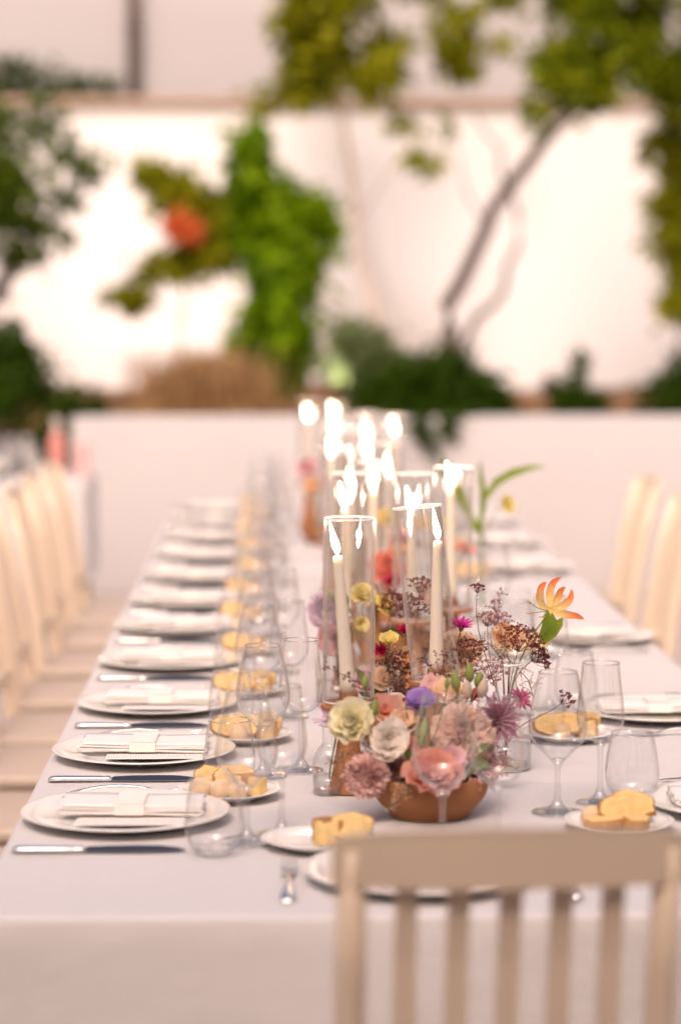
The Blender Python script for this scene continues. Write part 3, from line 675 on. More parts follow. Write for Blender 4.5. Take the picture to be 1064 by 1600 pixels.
def setting(px, py, face, who, n, near=True, menu=True):
    """face: angle the diner looks along; plate centre at px, py"""
    c, s = math.cos(face), math.sin(face)
    def L(f_, r_): return (px + c * f_ + s * r_, py + s * f_ - c * r_)      # forward, to the diner's right
    o = obj('dinner_plate', ME['plate'], 'porcelain', None, (px, py, Z)); tag(o, f'glossy white dinner plate of the {who}', 'plate', 'dinner plates')
    j = lambda q: rnd.uniform(-q, q)
    if menu:
        x, y = L(.015 + j(.006), .052 + j(.004)); m_ = obj('menu_card', ME['menu'], 'print', None, (x, y, Z + .0128), (R(6) * s + 0, R(-7) if abs(s) > .5 else 0, face + j(.04)))
        m_.rotation_euler = (R(-4.5), 0, face + j(.03)); m_.location.z = Z + .0112
        tag(m_, f'menu card under napkin of the {who}', 'menu card', 'menu cards')
        x, y = L(.005 + j(.005), -.012 + j(.005)); t = thing('napkin', f'folded white banded napkin of the {who}', 'napkin', (x, y, Z + .0138), face + j(.04), 'folded napkins on the plates')
        t.rotation_euler.x = R(1)
        obj('folded_cloth', ME['napkin'], 'napkin', t); b = obj('band', ME['band'], 'paper', t); obj('name_card', ME['card'], 'print_card', b)
    x, y = L(-.138 + j(.004), .205 if abs(s) < .5 else .19); cutlery('knife', x, y, face + j(.025), f'silver knife of the {who}', 'table knives')
    x, y = L(-.10 + j(.006), -.185); cutlery('fork', x, y, face + j(.03) + (.06 if abs(s) < .5 else 0), f'silver fork of the {who}', 'table forks')

ww = lambda n, side: f'{ORD[n]} setting from head chair, {side}'
def bread_plate(x, y, label, items, who):
    o = obj('bread_plate', ME['side_plate'], 'porcelain', None, (x, y, Z)); tag(o, label, 'plate', 'bread plates')
    for k, (kd, dx, dy, dz, rot) in enumerate(items):
        bread(kd, k, x + dx, y + dy, .0056 + dz, rot, {'slice': 'sliced crusty bread', 'cube': 'cut golden bread chunk', 'roll': 'pale small bread roll'}[kd] + f' on plate of the {who}', f'bread of {who}'.replace(',', ''))
H90 = R(90)
IT1 = [('roll', -.042, -.012, 0, (0, 0, .3)), ('roll', -.012, -.022, 0, (0, 0, 1.2)), ('cube', .018, .012, 0, (0, 0, .4)), ('slice', .004, .022, .019, (R(66), 0, .3)), ('cube', .036, -.006, -.001, (0, .1, 1.1)), ('roll', .012, -.03, 0, (0, 0, 2.2)), ('slice', -.02, .02, .018, (R(70), .1, -.2))]
IT2 = [('slice', -.03, -.005, .019, (R(70), 0, .2)), ('slice', .0, .0, .019, (R(62), 0, -.15)), ('cube', .032, .0, 0, (0, 0, .5)), ('roll', -.012, -.03, 0, (0, 0, 1.)), ('slice', .028, .026, .018, (R(75), 0, .5))]
IT3 = [('slice', -.02, .0, .019, (R(68), 0, .3)), ('roll', .02, -.012, 0, (0, 0, 1.)), ('cube', .024, .02, 0, (0, 0, .2))]
for n, ky in enumerate(KY):
    who = ww(n, LS)
    setting(-.215, ky + .205, 0, who, n)
    dx, dy = ((0, 0), (.02, -.02), (.01, .0))[min(n, 2)] if n < 3 else (rnd.uniform(-.012, .02), rnd.uniform(-.02, .02))
    tumbler(-.083 + dx * .6, ky - .013 + dy, f'clear stemless tumbler of the {who}', 'water tumblers')
    wine('red', -.040 + dx, ky + .058 + dy, f'clear wide wine glass of the {who}', 'wide wine glasses')
    wine('white', .008 + dx * 1.6, ky + .101 + dy, f'clear slim wine glass of the {who}', 'slim wine glasses')
    bread_plate(-.070 + dx, ky + .362 + dy * .5, f'small white bread plate of the {who}', (IT1, IT2, IT3)[n if n < 2 else (1 if n == 2 else 2)], who)
# settings on the other side
for n, y in enumerate(RY):
    who = ww(n, RS)
    setting(.688, y, math.pi, who, n)
    gx, gy = (.53, .066) if n == 0 else (.545 + rnd.uniform(-.01, .01), .09)
    tumbler(gx, y + gy, f'clear stemless tumbler of the {who}', 'water tumblers')
    wine('white', gx - .05, y + gy - .017, f'clear slim wine glass of the {who}', 'slim wine glasses')
    wine('red', gx - .121, y + gy - .084 if n == 0 else y + gy - .07, f'clear wide wine glass of the {who}', 'wide wine glasses')
    bx, by = ((.482, 3.345), (.495, 4.06))[n] if n < 2 else (.52, y - .22)
    bread_plate(bx, by, f'small white bread plate of the {who}', (IT2 if n else [('slice', -.02, -.02, 0, (0, 0, .5)), ('slice', .0, .012, .019, (R(64), 0, .2)), ('slice', .024, .018, .024, (R(58), .15, -.35)), ('roll', -.035, .01, 0, (0, 0, .4)), ('slice', .02, -.022, .003, (.1, 0, 1.4))]), who)
# the setting at the head of the table
who = 'head chair'
setting(.185, 3.055, H90, who, 0, menu=False)
for o in list(COL.objects):
    if o.get('category') == 'fork' and o['label'].endswith('of the head chair'): o.location = (.014, 2.935, Z); o.rotation_euler.z = R(89)
    if o.get('category') == 'knife' and o['label'].endswith('of the head chair'): o.location.x = .372; o.location.y = 2.93
wine('red', .226, 3.233, 'clear wide wine glass just behind the head chair plate', 'wide wine glasses')
wine('white', .298, 3.205, 'clear slim wine glass just behind the head chair plate', 'slim wine glasses')
bread_plate(.058, 3.245, 'small white bread plate beside the head chair fork', [('cube', .012, .0, 0, (0, 0, .25)), ('slice', .042, .008, .019, (R(65), 0, .2))], 'head chair')
for o in COL.objects:
    if o.get('category') == 'bread' and 'of the head chair' in o['label'] and 'chunk' in o['label']: o.scale = (1.15, 1.1, 1.15)

# ------------------------------------------------------------------ candles in glass chimneys on terracotta holders
hold = lathe('holder', spline([(.001, 0), (.029, 0), (.0305, .003), (.030, .006), (.0225, .04), (.0155, .085), (.0140, .105), (.018, .122), (.040, .1285), (.0440, .131), (.0440, .1355), (.041, .1365), (.020, .1345), (.0145, .1375), (.0142, .151), (.0128, .1535), (.0115, .152), (.001, .151)], 4), 36)
wax = lathe('wax', [(.001, .148), (.0115, .148), (.0114, .17), (.0100, .24), (.0085, .31), (.0078, .348), (.0074, .3575), (.0060, .3600), (.0045, .3585), (.0008, .357)], 24)
wick = tube('wick', [(0, 0, .357), (.0003, 0, .364), (.0012, 0, .369)], .0007, 6)
flp = spline([(.0006, .362), (.0036, .367), (.0056, .374), (.0050, .384), (.0030, .396), (.0012, .407), (.0004, .413)], 4)
flame = lathe('flame', flp, 16)
for vv in flame.vertices: vv.co.x -= max(0, vv.co.z - .368) * .18
chi = [lathe('chimney_wall', [(.0395, .1385), (.0395, .416)], 56), lathe('chimney_inner', [(.0368, .1400), (.0368, .4155)], 56), ring('chimney_rim', .0382, .0016, .4162, 56, 8), ring('chimney_foot', .0382, .0016, .1396, 56, 8)]
CAN = [(.110, 3.62), (.257, 3.84), (.262, 4.58), (.349, 4.77), (.136, 4.60), (.20, 4.95), (.263, 5.60), (.165, 5.30), (.147, 6.10), (.234, 6.20), (.174, 7.00), (.349, 7.10), (.277, 7.28), (.195, 7.90), (.115, 8.20)]
TILT = {1: (R(-1), R(-6.2)), 0: (0, R(.3))}
for n, (x, y) in enumerate(CAN):
    t = thing('candle_holder', f'terracotta pedestal candle holder, {ORD[n]} from the head chair', 'candle holder', (x, y, Z), rnd.uniform(0, 6), 'terracotta candle holders')
    obj('pedestal', hold, 'terracotta', t)
    lean = R(-4.5) if n == 0 else rnd.uniform(-.02, .02); s = 1 if n < 2 else rnd.uniform(.92, 1.04)
    piv = Matrix.Translation((0, 0, .15)) @ Euler((0, lean, 0)).to_matrix().to_4x4() @ Matrix.Translation((0, 0, -.15))
    c = thing('candle', f'lit cream taper candle, {ORD[n]} from the head chair', 'candle', (x, y, Z), 0, 'lit taper candles')
    c.matrix_basis = Matrix.Translation((x, y, Z)) @ piv @ Matrix.Diagonal((1, 1, s, 1))
    wx = obj('wax', wax, 'wax', c); obj('wick', wick, 'wick', wx); obj('flame', flame, 'flame', c)
    ld = bpy.data.lights.new('candle_light', 'POINT'); ld.energy = 1.1; ld.color = (1, .68, .42); ld.shadow_soft_size = .008
    lo = bpy.data.objects.new('candle_light', ld); COL.objects.link(lo); lo.parent = c; lo.location = (-.002, 0, .385)
    tx, ty = TILT.get(n, (rnd.uniform(-.015, .015), rnd.uniform(-.015, .015)))
    g = thing('candle_chimney', f'tall clear glass chimney around the {ORD[n]} candle from the head chair', 'glass chimney', (x, y, Z), 0, 'glass candle chimneys')
    g.matrix_basis = Matrix.Translation((x, y, Z)) @ Matrix.Translation((0, 0, .138)) @ Euler((tx, ty, 0)).to_matrix().to_4x4() @ Matrix.Translation((0, 0, -.138))
    b = obj('outer_wall', chi[0], 'chimney', g); obj('inner_wall', chi[1], 'chimney', g); obj('rim', chi[2], 'painted_rim_glint', g); obj('foot_ring', chi[3], 'painted_rim_glint', g)

# ------------------------------------------------------------------ bowls and vases
bowlm = lathe('bowl_body', spline([(.001, 0), (.052, 0), (.057, .004), (.062, .009), (.078, .026), (.0845, .042), (.0845, .056), (.083, .060), (.080, .058), (.079, .045), (.070, .028), (.05, .016), (.001, .014)], 4), 56)
BOWLS = [(.222, 3.45, 'terracotta flower bowl nearest the head chair'), (.21, 4.02, 'terracotta flower bowl between second and third candles from the head chair'), (.25, 5.0, 'terracotta flower bowl at the middle candles'),
         (.24, 6.45, 'terracotta flower bowl two thirds along the candle row'), (.16, 7.5, 'terracotta flower bowl near the far end candles')]
BW = [(.222, 3.45, 'brown terracotta flower bowl holding the salmon lisianthus'), (.21, 4.02, 'brown terracotta flower bowl holding the yellow lisianthus'), (.25, 5.0, 'brown terracotta flower bowl holding coral and red flowers'),
      (.24, 6.45, 'brown terracotta flower bowl with the strap-leaved lily behind it'), (.16, 7.5, 'brown terracotta flower bowl between the last candles from the head chair')]
for x, y, lb in BW:
    t = thing('flower_bowl', lb, 'bowl', (x, y, Z), rnd.uniform(0, 6), 'terracotta flower bowls')
    obj('bowl_body', bowlm, 'terracotta', t)
    obj('soil', lathe('foam', [(.078, .046), (.04, .056), (.001, .058)], 24), 'leaf_dark', t)
vz = spline([(.020, .001), (.036, .002), (.040, .010), (.0405, .06), (.039, .085), (.031, .106), (.0195, .120), (.0172, .130), (.0172, .156), (.0185, .163), (.0245, .168)], 5)
def bud_vase(x, y, label, sc=1):
    t = thing('bud_vase', label, 'vase', (x, y, Z), 0, 'clear glass bud vases'); t.scale = (sc,) * 3
    b = obj('body', lathe('vase_body', vz, 48), 'glass', t); obj('lip', ring('lip', .0245, .0022, .168, 40, 8), 'painted_rim_glint', b)
    obj('base', lathe('vase_base', spline([(.001, 0), (.033, 0), (.0385, .003), (.0395, .009), (.02, .007), (.001, .006)], 3), 40), 'stem_glass', t)
    obj('water', lathe('water', [(.001, .0095), (.0375, .0095), (.0385, .045), (.001, .045)], 40), 'glass', t)
bud_vase(.366, 3.80, 'clear glass bud vase with flared lip holding the flame lily')
bud_vase(.081, 3.61, 'small clear glass bud vase holding the lilac blossom beside the first candle', .62)
bud_vase(.115, 4.42, 'clear glass bud vase holding the pale lilac carnation')
bud_vase(.484, 5.62, 'clear glass bud vase holding the strap-leaved lily')

# ------------------------------------------------------------------ flowers
def petal_mesh(name, wid, tip, cup, trough, ruf, freq, nu=5, nv=4, seed=0, wb=.25, jag=0):
    g = random.Random(seed); v, f = [], []; p1, p2 = g.uniform(0, 6), g.uniform(0, 6)
    for i in range(nu + 1):
        u = i / nu; w_ = wid * (wb + (1 - wb) * math.sin(min(1, u * 1.05) * math.pi * .5) ** .8) * (1 - tip * max(0, (u - .6) / .4) ** 2)
        for j in range(nv + 1):
            s = -1 + 2 * j / nv
            ru = ruf * u ** 3 * math.sin(freq * s * 2 + p1) + ruf * .4 * u ** 2 * math.sin(freq * s + p2)
            jg = g.uniform(-jag, jag) if i == nu else 0
            v.append((w_ * s, u * (1 - .10 * tip * s * s) - .10 * s * s * u + jg, cup * u * u + trough * s * s * (.4 + .6 * math.sin(u * math.pi)) * wid + ru))
    for i in range(nu):
        for j in range(nv):
            a = i * (nv + 1) + j; f.append((a, a + 1, a + nv + 2, a + nv + 1))
    return along(mesh(name, v, f, True), nv + 1)
KIND = {  # layers: count, elevation deg, length, (petal args)
    'lisianthus': [(6, 12, 1.0, (.58, .2, .25, .3, .14, 3)), (6, 34, .96, (.56, .15, .22, .4, .13, 3)), (6, 54, .86, (.50, .15, .15, .5, .11, 3)), (5, 70, .72, (.44, .15, .0, .7, .09, 3)), (4, 83, .5, (.34, .2, -.1, .8, .06, 3))],
    'carnation': [(10, -4, 1.0, (.36, .0, .05, .15, .20, 5)), (11, 14, 1.0, (.34, 0, .02, .15, .22, 5)), (11, 32, .96, (.33, 0, 0, .15, .23, 5)), (10, 50, .9, (.31, 0, 0, .2, .23, 5)), (8, 66, .84, (.29, 0, 0, .2, .22, 5)), (6, 82, .76, (.26, 0, 0, .2, .2, 5))],
    'rose': [(5, 18, 1.0, (.62, .15, .35, .7, .04, 2)), (5, 45, .95, (.6, .15, .15, .9, .04, 2)), (5, 66, .85, (.55, .15, -.1, 1.0, .03, 2)), (4, 80, .7, (.45, .2, -.25, 1.0, .02, 2)), (3, 87, .55, (.35, .2, -.3, 1.1, .02, 2))],
    'dahlia': [(13, 8, 1.0, (.15, .7, .1, .9, .02, 2)), (12, 26, .93, (.15, .7, .08, 1.0, .02, 2)), (11, 44, .8, (.14, .7, 0, 1.1, .02, 2)), (8, 62, .62, (.12, .7, -.1, 1.2, .02, 2)), (6, 80, .45, (.10, .7, -.1, 1.2, .02, 2))],
    'aster': [(12, 22, 1.0, (.14, .5, .15, .5, .03, 2)), (10, 50, .8, (.13, .5, .1, .6, .03, 2)), (6, 74, .55, (.11, .5, 0, .6, .03, 2))],
    'sweet_pea': [(2, 35, 1.0, (.75, .1, .2, .3, .14, 3)), (2, 66, .7, (.5, .1, .1, .6, .12, 3)), (1, 82, .5, (.35, .1, 0, .8, .08, 3))],
}
PM = {k: [[petal_mesh('petal', *a, seed=100 * li + s, nu=4, nv=9 if k == 'carnation' else 6, jag=.10 if k == 'carnation' else .03) for s in range(3)] for li, (_, _, _, a) in enumerate(L)] for k, L in KIND.items()}
PMAT = {}
def petal_variant(kind, li, s, mname):
    key = (kind, li, s, mname)
    if key not in PMAT:
        me = PM[kind][li][s].copy(); me.materials.append(M[mname]); PMAT[key] = me
    return PMAT[key]
def pm(name, i, o_, tr=.42): M[name] = mat_petal('petal_' + name, i, o_, tr)
pm('cream', (.80, .76, .25), (.92, .88, .66)); pm('white', (.92, .76, .42), (.97, .92, .86)); pm('pink', (.86, .46, .44), (.95, .68, .64)); pm('salmon', (.80, .28, .20), (.90, .47, .38))
pm('violet', (.50, .32, .62), (.50, .33, .72)); pm('peach', (.90, .60, .36), (.93, .72, .54)); pm('blush', (.90, .55, .42), (.94, .72, .62)); pm('mauve', (.36, .09, .18), (.56, .27, .36))
pm('coral', (.80, .20, .14), (.90, .38, .30)); pm('lilac', (.72, .56, .66), (.84, .70, .80)); pm('yellow', (.86, .68, .12), (.93, .82, .34)); pm('crimson', (.36, .01, .04), (.56, .02, .10))
pm('magenta', (.42, .02, .18), (.70, .07, .38)); pm('orange', (.90, .44, .16), (.93, .64, .40)); pm('lily', (.93, .70, .30), (.93, .26, .10)); pm('plum', (.26, .01, .10), (.72, .26, .42)); pm('rosy', (.84, .40, .46), (.92, .62, .66))

def qdir(d): return Vector(d).normalized().to_track_quat('Z', 'Y').to_matrix().to_4x4()
def stem_part(t, base, head, r, m, bend=.25, d=None):
    b, h = Vector(base), Vector(head); L = (h - b).length; d = Vector(d).normalized() if d is not None else Vector((0, 0, 1))
    c1 = b + Vector((0, 0, L * .45)); c2 = h - d * L * .35; pts = []
    for i in range(9):
        u = i / 8; pts.append(tuple(((1 - u) ** 3) * b + 3 * u * (1 - u) ** 2 * c1 + 3 * u * u * (1 - u) * c2 + u ** 3 * h - b))
    return obj('stem', tube('stem', pts, [r * (1.15 - .3 * i / 8) for i in range(9)], 7), m, t)
calyx_m = lathe('calyx', [(.0012, -.35), (.12, -.30), (.2, -.12), (.24, .0), (.10, .05)], 10)
def flower(name, kind, mname, pos, rad, face, base, label, group=None, calyx=True, stem='stem', every=1, sq=1):
    B = Vector(base); t = thing(name, label, 'flower', base, 0, group); g = random.Random(str(pos))
    fd = Vector(face).normalized(); Q = Matrix.Translation(Vector(pos) - B) @ qdir(fd)
    stem_part(t, base, tuple(Vector(pos) - fd * rad * .25), max(.0012, rad * .045), stem, d=fd)
    if calyx: obj('calyx', calyx_m.copy() if False else calyx_m, 'bud_green', t, mx=Q @ Matrix.Diagonal((rad, rad, rad * sq, 1)))
    for li, (cnt, el, ln, a) in enumerate(KIND[kind]):
        off = g.uniform(0, 6)
        for k in range(0, cnt, every):
            az = off + 2 * math.pi * k / cnt + g.uniform(-.12, .12); e_ = R(el + g.uniform(-7, 7)); s = rad * ln * g.uniform(.9, 1.08)
            mxm = Q @ Euler((0, 0, az)).to_matrix().to_4x4() @ Matrix.Translation((0, rad * .06 * math.cos(e_), 0)) @ Euler((e_, 0, g.uniform(-.1, .1))).to_matrix().to_4x4() @ Matrix.Diagonal((s, s, s, 1))
            obj('petal', petal_variant(kind, li, g.randint(0, 2), mname), None, t, mx=mxm)
    return t
C0 = (.222, 3.45, Z + .05); C1 = (.21, 4.02, Z + .05); V0 = (.366, 3.80, Z + .02); C2 = (.25, 5.0, Z + .05); C3 = (.24, 6.45, Z + .05); C4 = (.16, 7.5, Z + .05); V1 = (.081, 3.61, Z + .02); V2 = (.115, 4.42, Z + .02)
def off(c, a, b): return (c[0] + a, c[1] + b, c[2])
SD = dict  # short name
FL = [  # name, kind, colour, position, radius, facing, base, label
    ('lisianthus', 'lisianthus', 'cream', (.111, 3.42, .893), .036, (-.25, -.8, .45), off(C0, -.05, .0), 'pale yellow ruffled lisianthus over the rim of the nearest terracotta bowl'),
    ('lisianthus', 'lisianthus', 'white', (.160, 3.395, .876), .031, (.05, -.9, .25), off(C0, -.04, -.01), 'creamy white lisianthus with golden centre beside the pale yellow one'),
    ('carnation', 'carnation', 'pink', (.130, 3.385, .825), .031, (-.3, -.8, .35), off(C0, -.055, -.02), 'dusty pink carnation hanging over the bowl edge beside the terracotta pedestal'),
    ('lisianthus', 'lisianthus', 'salmon', (.220, 3.375, .822), .044, (.05, -.62, .8), off(C0, .0, -.03), 'large open salmon lisianthus on the front lip of the terracotta bowl'),
    ('lisianthus', 'rose', 'violet', (.212, 3.50, .905), .027, (-.1, -.5, .8), off(C0, .0, .02), 'violet lisianthus standing above the terracotta bowl'),
    ('rose', 'rose', 'peach', (.253, 3.54, .905), .032, (.1, -.5, .8), off(C0, .01, .03), 'peach rose below the tilted glass chimney'),
    ('carnation', 'carnation', 'blush', (.271, 3.465, .866), .045, (.15, -.75, .5), off(C0, .03, .0), 'large blush carnation seen through the wide wine glass'),
    ('dahlia', 'dahlia', 'mauve', (.332, 3.58, .872), .040, (.2, -.8, .35), off(C0, .05, .02), 'dusky mauve dahlia beside the large blush carnation'),
    ('rose', 'rose', 'coral', (.194, 3.45, .850), .022, (.0, -.9, .3), off(C0, -.01, .0), 'small coral rose tucked between white and blush flowers'),
    ('sweet_pea', 'sweet_pea', 'salmon', (.160, 3.54, .890), .028, (.0, -.7, .6), off(C0, -.03, .02), 'salmon sweet pea blossom behind the creamy white lisianthus'),
    ('sweet_pea', 'sweet_pea', 'lilac', (.083, 3.60, .868), .026, (-.4, -.5, .7), V1, 'pale lilac blossom in the small bud vase by the first candle'),
    ('rose', 'rose', 'peach', (.188, 3.49, .884), .024, (-.1, -.8, .5), off(C0, -.01, .01), 'pale apricot rose beneath the violet lisianthus'),
    ('rose', 'rose', 'rosy', (.250, 3.41, .838), .024, (.2, -.7, .6), off(C0, .02, -.02), 'rosy pink small rose between salmon and blush flowers'),
    ('carnation', 'carnation', 'rosy', (.300, 3.47, .822), .026, (.4, -.7, .4), off(C0, .05, -.01), 'rosy pink carnation at the bowl rim beneath the mauve dahlia'),
    ('carnation', 'carnation', 'pink', (.165, 3.42, .833), .024, (-.1, -.9, .3), off(C0, -.03, -.02), 'small dusty pink carnation beside the salmon lisianthus'),
    ('lisianthus', 'lisianthus', 'yellow', (.150, 4.1, .995), .024, (.1, -.6, .7), off(C1, -.03, .02), 'tallest yellow lisianthus behind the first glass chimney'),
    ('lisianthus', 'lisianthus', 'yellow', (.183, 4.1, .980), .021, (.4, -.7, .4), off(C1, -.02, .02), 'yellow lisianthus just beside the tallest yellow one'),
    ('lisianthus', 'rose', 'yellow', (.141, 4.05, .955), .017, (.3, -.8, .2), off(C1, -.04, .0), 'small yellow half-open lisianthus behind the first candle'),
    ('lisianthus', 'rose', 'yellow', (.182, 3.85, .952), .017, (.0, -.6, .75), off(C1, -.02, -.05), 'lone egg-yellow half-open lisianthus above crimson petals'),
    ('aster', 'aster', 'crimson', (.170, 3.86, .938), .016, (-.3, -.8, .3), off(C1, -.03, -.04), 'crimson blossom under the egg-yellow lisianthus'),
    ('aster', 'aster', 'crimson', (.210, 3.94, .957), .016, (.1, -.5, .8), off(C1, .0, -.02), 'flat crimson blossom behind the egg-yellow lisianthus'),
    ('aster', 'aster', 'magenta', (.298, 3.85, .976), .021, (.1, -.35, .9), off(C1, .05, -.02), 'bright magenta aster beside the tilted glass chimney'),
    ('carnation', 'carnation', 'peach', (.301, 3.92, .925), .036, (.05, -.7, .6), off(C1, .05, .0), 'large pale peach carnation under the magenta aster'),
    ('rose', 'rose', 'orange', (.380, 3.93, .938), .031, (.1, -.5, .8), off(C1, .07, .02), 'soft orange rose behind the bud vase'),
    ('dahlia', 'dahlia', 'plum', (.378, 3.72, .880), .022, (.45, -.7, .5), off(C0, .07, .04), 'magenta pompon dahlia leaning beside the bud vase'),
    ('aster', 'aster', 'crimson', (.302, 3.66, .893), .019, (.1, -.5, .8), off(C0, .04, .04), 'dark crimson aster behind the mauve dahlia'),
    ('rose', 'rose', 'orange', (.216, 3.98, .897), .026, (.0, -.7, .6), off(C1, .0, .0), 'orange rose low in the second terracotta bowl'),
    ('rose', 'rose', 'peach', (.180, 3.95, .875), .026, (-.1, -.8, .5), off(C1, -.02, -.02), 'pale peach rose low in the second terracotta bowl'),
    ('rose', 'rose', 'pink', (.245, 3.72, .895), .024, (.0, -.7, .6), off(C0, .02, .05), 'dusty pink rose beneath the second candle'),
    ('lisianthus', 'lisianthus', 'blush', (.185, 3.66, .868), .030, (-.1, -.7, .6), off(C0, -.02, .05), 'blush lisianthus between first and second candles'),
    ('rose', 'rose', 'rosy', (.155, 4.0, .862), .026, (-.3, -.7, .5), off(C1, -.04, .0), 'rosy pink rose low beside the first chimney'),
    ('carnation', 'carnation', 'coral', (.228, 4.9, .958), .038, (.0, -.7, .6), off(C2, -.01, -.03), 'large coral carnation in the middle terracotta bowl'),
    ('aster', 'aster', 'crimson', (.235, 4.85, .934), .026, (.1, -.7, .5), off(C2, .0, -.04), 'crimson aster under the large coral carnation'),
    ('rose', 'rose', 'orange', (.254, 4.95, .978), .024, (.1, -.5, .8), off(C2, .0, -.02), 'small orange rose above the large coral carnation'),
    ('lisianthus', 'lisianthus', 'rosy', (.262, 5.0, 1.0), .03, (.0, -.5, .8), off(C2, .01, .0), 'rosy lisianthus topping the middle terracotta bowl'),
    ('lisianthus', 'lisianthus', 'yellow', (.245, 5.3, 1.02), .027, (.1, -.6, .7), off(C2, .0, .05), 'yellow lisianthus high behind the middle terracotta bowl'),
    ('rose', 'rose', 'coral', (.36, 4.98, .99), .022, (.3, -.6, .6), off(C2, .05, .0), 'coral rose leaning out from the middle terracotta bowl'),
    ('rose', 'rose', 'salmon', (.40, 5.05, .975), .02, (.3, -.6, .6), off(C2, .06, .02), 'salmon rose furthest out from the middle terracotta bowl'),
    ('carnation', 'carnation', 'lilac', (.095, 4.40, .935), .034, (-.2, -.8, .4), V2, 'pale lilac carnation behind the first glass chimney'),
    ('carnation', 'carnation', 'rosy', (.105, 4.38, .885), .030, (-.3, -.8, .3), V2, 'rosy pink carnation under the pale lilac one'),
    ('rose', 'rose', 'peach', (.19, 4.92, .90), .03, (-.2, -.8, .4), off(C2, -.04, -.02), 'peach rose at the rim of the middle terracotta bowl'),
    ('rose', 'rose', 'blush', (.30, 4.9, .9), .03, (.3, -.8, .4), off(C2, .04, -.03), 'blush rose at the rim of the middle terracotta bowl'),
    ('carnation', 'carnation', 'pink', (.21, 6.40, .92), .04, (-.2, -.8, .5), off(C3, -.02, -.02), 'pink carnation in the fourth terracotta bowl from the head chair'),
    ('rose', 'rose', 'peach', (.28, 6.42, .90), .035, (.2, -.8, .5), off(C3, .02, -.02), 'peach rose in the fourth terracotta bowl from the head chair'),
    ('lisianthus', 'lisianthus', 'blush', (.24, 6.48, .97), .036, (.0, -.6, .7), off(C3, .0, .02), 'blush lisianthus in the fourth terracotta bowl from the head chair'),
    ('rose', 'rose', 'orange', (.12, 7.45, .93), .036, (-.2, -.8, .5), off(C4, -.03, -.02), 'orange rose in the last terracotta bowl'),
    ('carnation', 'carnation', 'rosy', (.10, 7.5, .99), .036, (-.3, -.6, .6), off(C4, -.03, .0), 'rosy carnation in the last terracotta bowl'),
    ('carnation', 'carnation', 'pink', (.18, 7.48, .95), .036, (.1, -.7, .6), off(C4, .02, .0), 'dusty pink carnation in the last terracotta bowl'),
]
for a in FL:
    far = a[3][1] > 4.7
    flower(*a, group='cut flowers on the table', every=2 if far and a[1] == 'carnation' else 1)

def ellipsoid_bud(pos, r, h, face, base, label, m, leafy=True):
    t = thing('flower_bud', label, 'bud', base, 0, 'lisianthus buds'); B = Vector(base); Q = Matrix.Translation(Vector(pos) - B) @ qdir(face)
    stem_part(t, base, pos, .0011, 'stem', d=face)
    obj('bud', lathe('bud', [(r * .25, -h * .1), (r * .8, h * .12), (r, h * .38), (r * .78, h * .68), (r * .35, h * .9), (r * .05, h)], 12, jit=.05), m, t, mx=Q)
    if leafy:
        for k in range(4):
            s = petal_mesh('sepal', .16, .8, .25, .5, 0, 1, seed=k); sc = h * .75
            obj('sepal', s, 'stem', t, mx=Q @ Euler((0, 0, k * 1.57 + .3)).to_matrix().to_4x4() @ Matrix.Translation((0, r * .45, -h * .05)) @ Euler((R(72), 0, 0)).to_matrix().to_4x4() @ Matrix.Diagonal((sc, sc, sc, 1)))
for pos, r, h, fc, b, lb, m in [((.128, 3.45, .942), .0055, .020, (.1, -.1, 1), C0, 'tiny green bud standing over the pale yellow lisianthus', 'bud_green'),
        ((.141, 3.42, .908), .0065, .026, (.05, -.2, 1), C0, 'slim green bud between the cream lisianthus blooms', 'bud_green'), ((.245, 3.43, .945), .0045, .016, (.1, -.1, 1), C0, 'tiny green bud above the peach rose', 'bud_green'),
        ((.266, 3.52, .928), .0075, .030, (-.15, -.1, 1), C0, 'plump green bud leaning toward the tilted chimney', 'bud_green'), ((.287, 3.54, .938), .0075, .028, (-.05, -.1, 1), C0, 'tallest plump green bud beside the tilted chimney', 'bud_green'),
        ((.298, 3.54, .930), .0068, .024, (.2, -.1, 1), C0, 'green bud just beneath the tallest plump bud', 'bud_green'), ((.302, 3.52, .918), .0085, .028, (.2, -.2, 1), C0, 'pale cream bud among the green buds', 'bud_pale'),
        ((.281, 3.52, .915), .0085, .028, (0, -.2, 1), C0, 'pale mauve bud among the green buds', 'bud_pale'), ((.122, 4.1, .985), .006, .022, (-.3, -.1, 1), C1, 'yellow-green bud behind the first chimney wall', 'bud_green'),
        ((.098, 4.12, .99), .006, .02, (-.4, -.1, 1), C1, 'yellow-green bud leaning outside the first chimney', 'bud_green'), ((.215, 3.44, .895), .007, .04, (-.2, -.2, -.9), C0, 'drooping green leaf bud below the violet lisianthus', 'bud_green')]:
    ellipsoid_bud(pos, r, h, fc, b, lb, m)

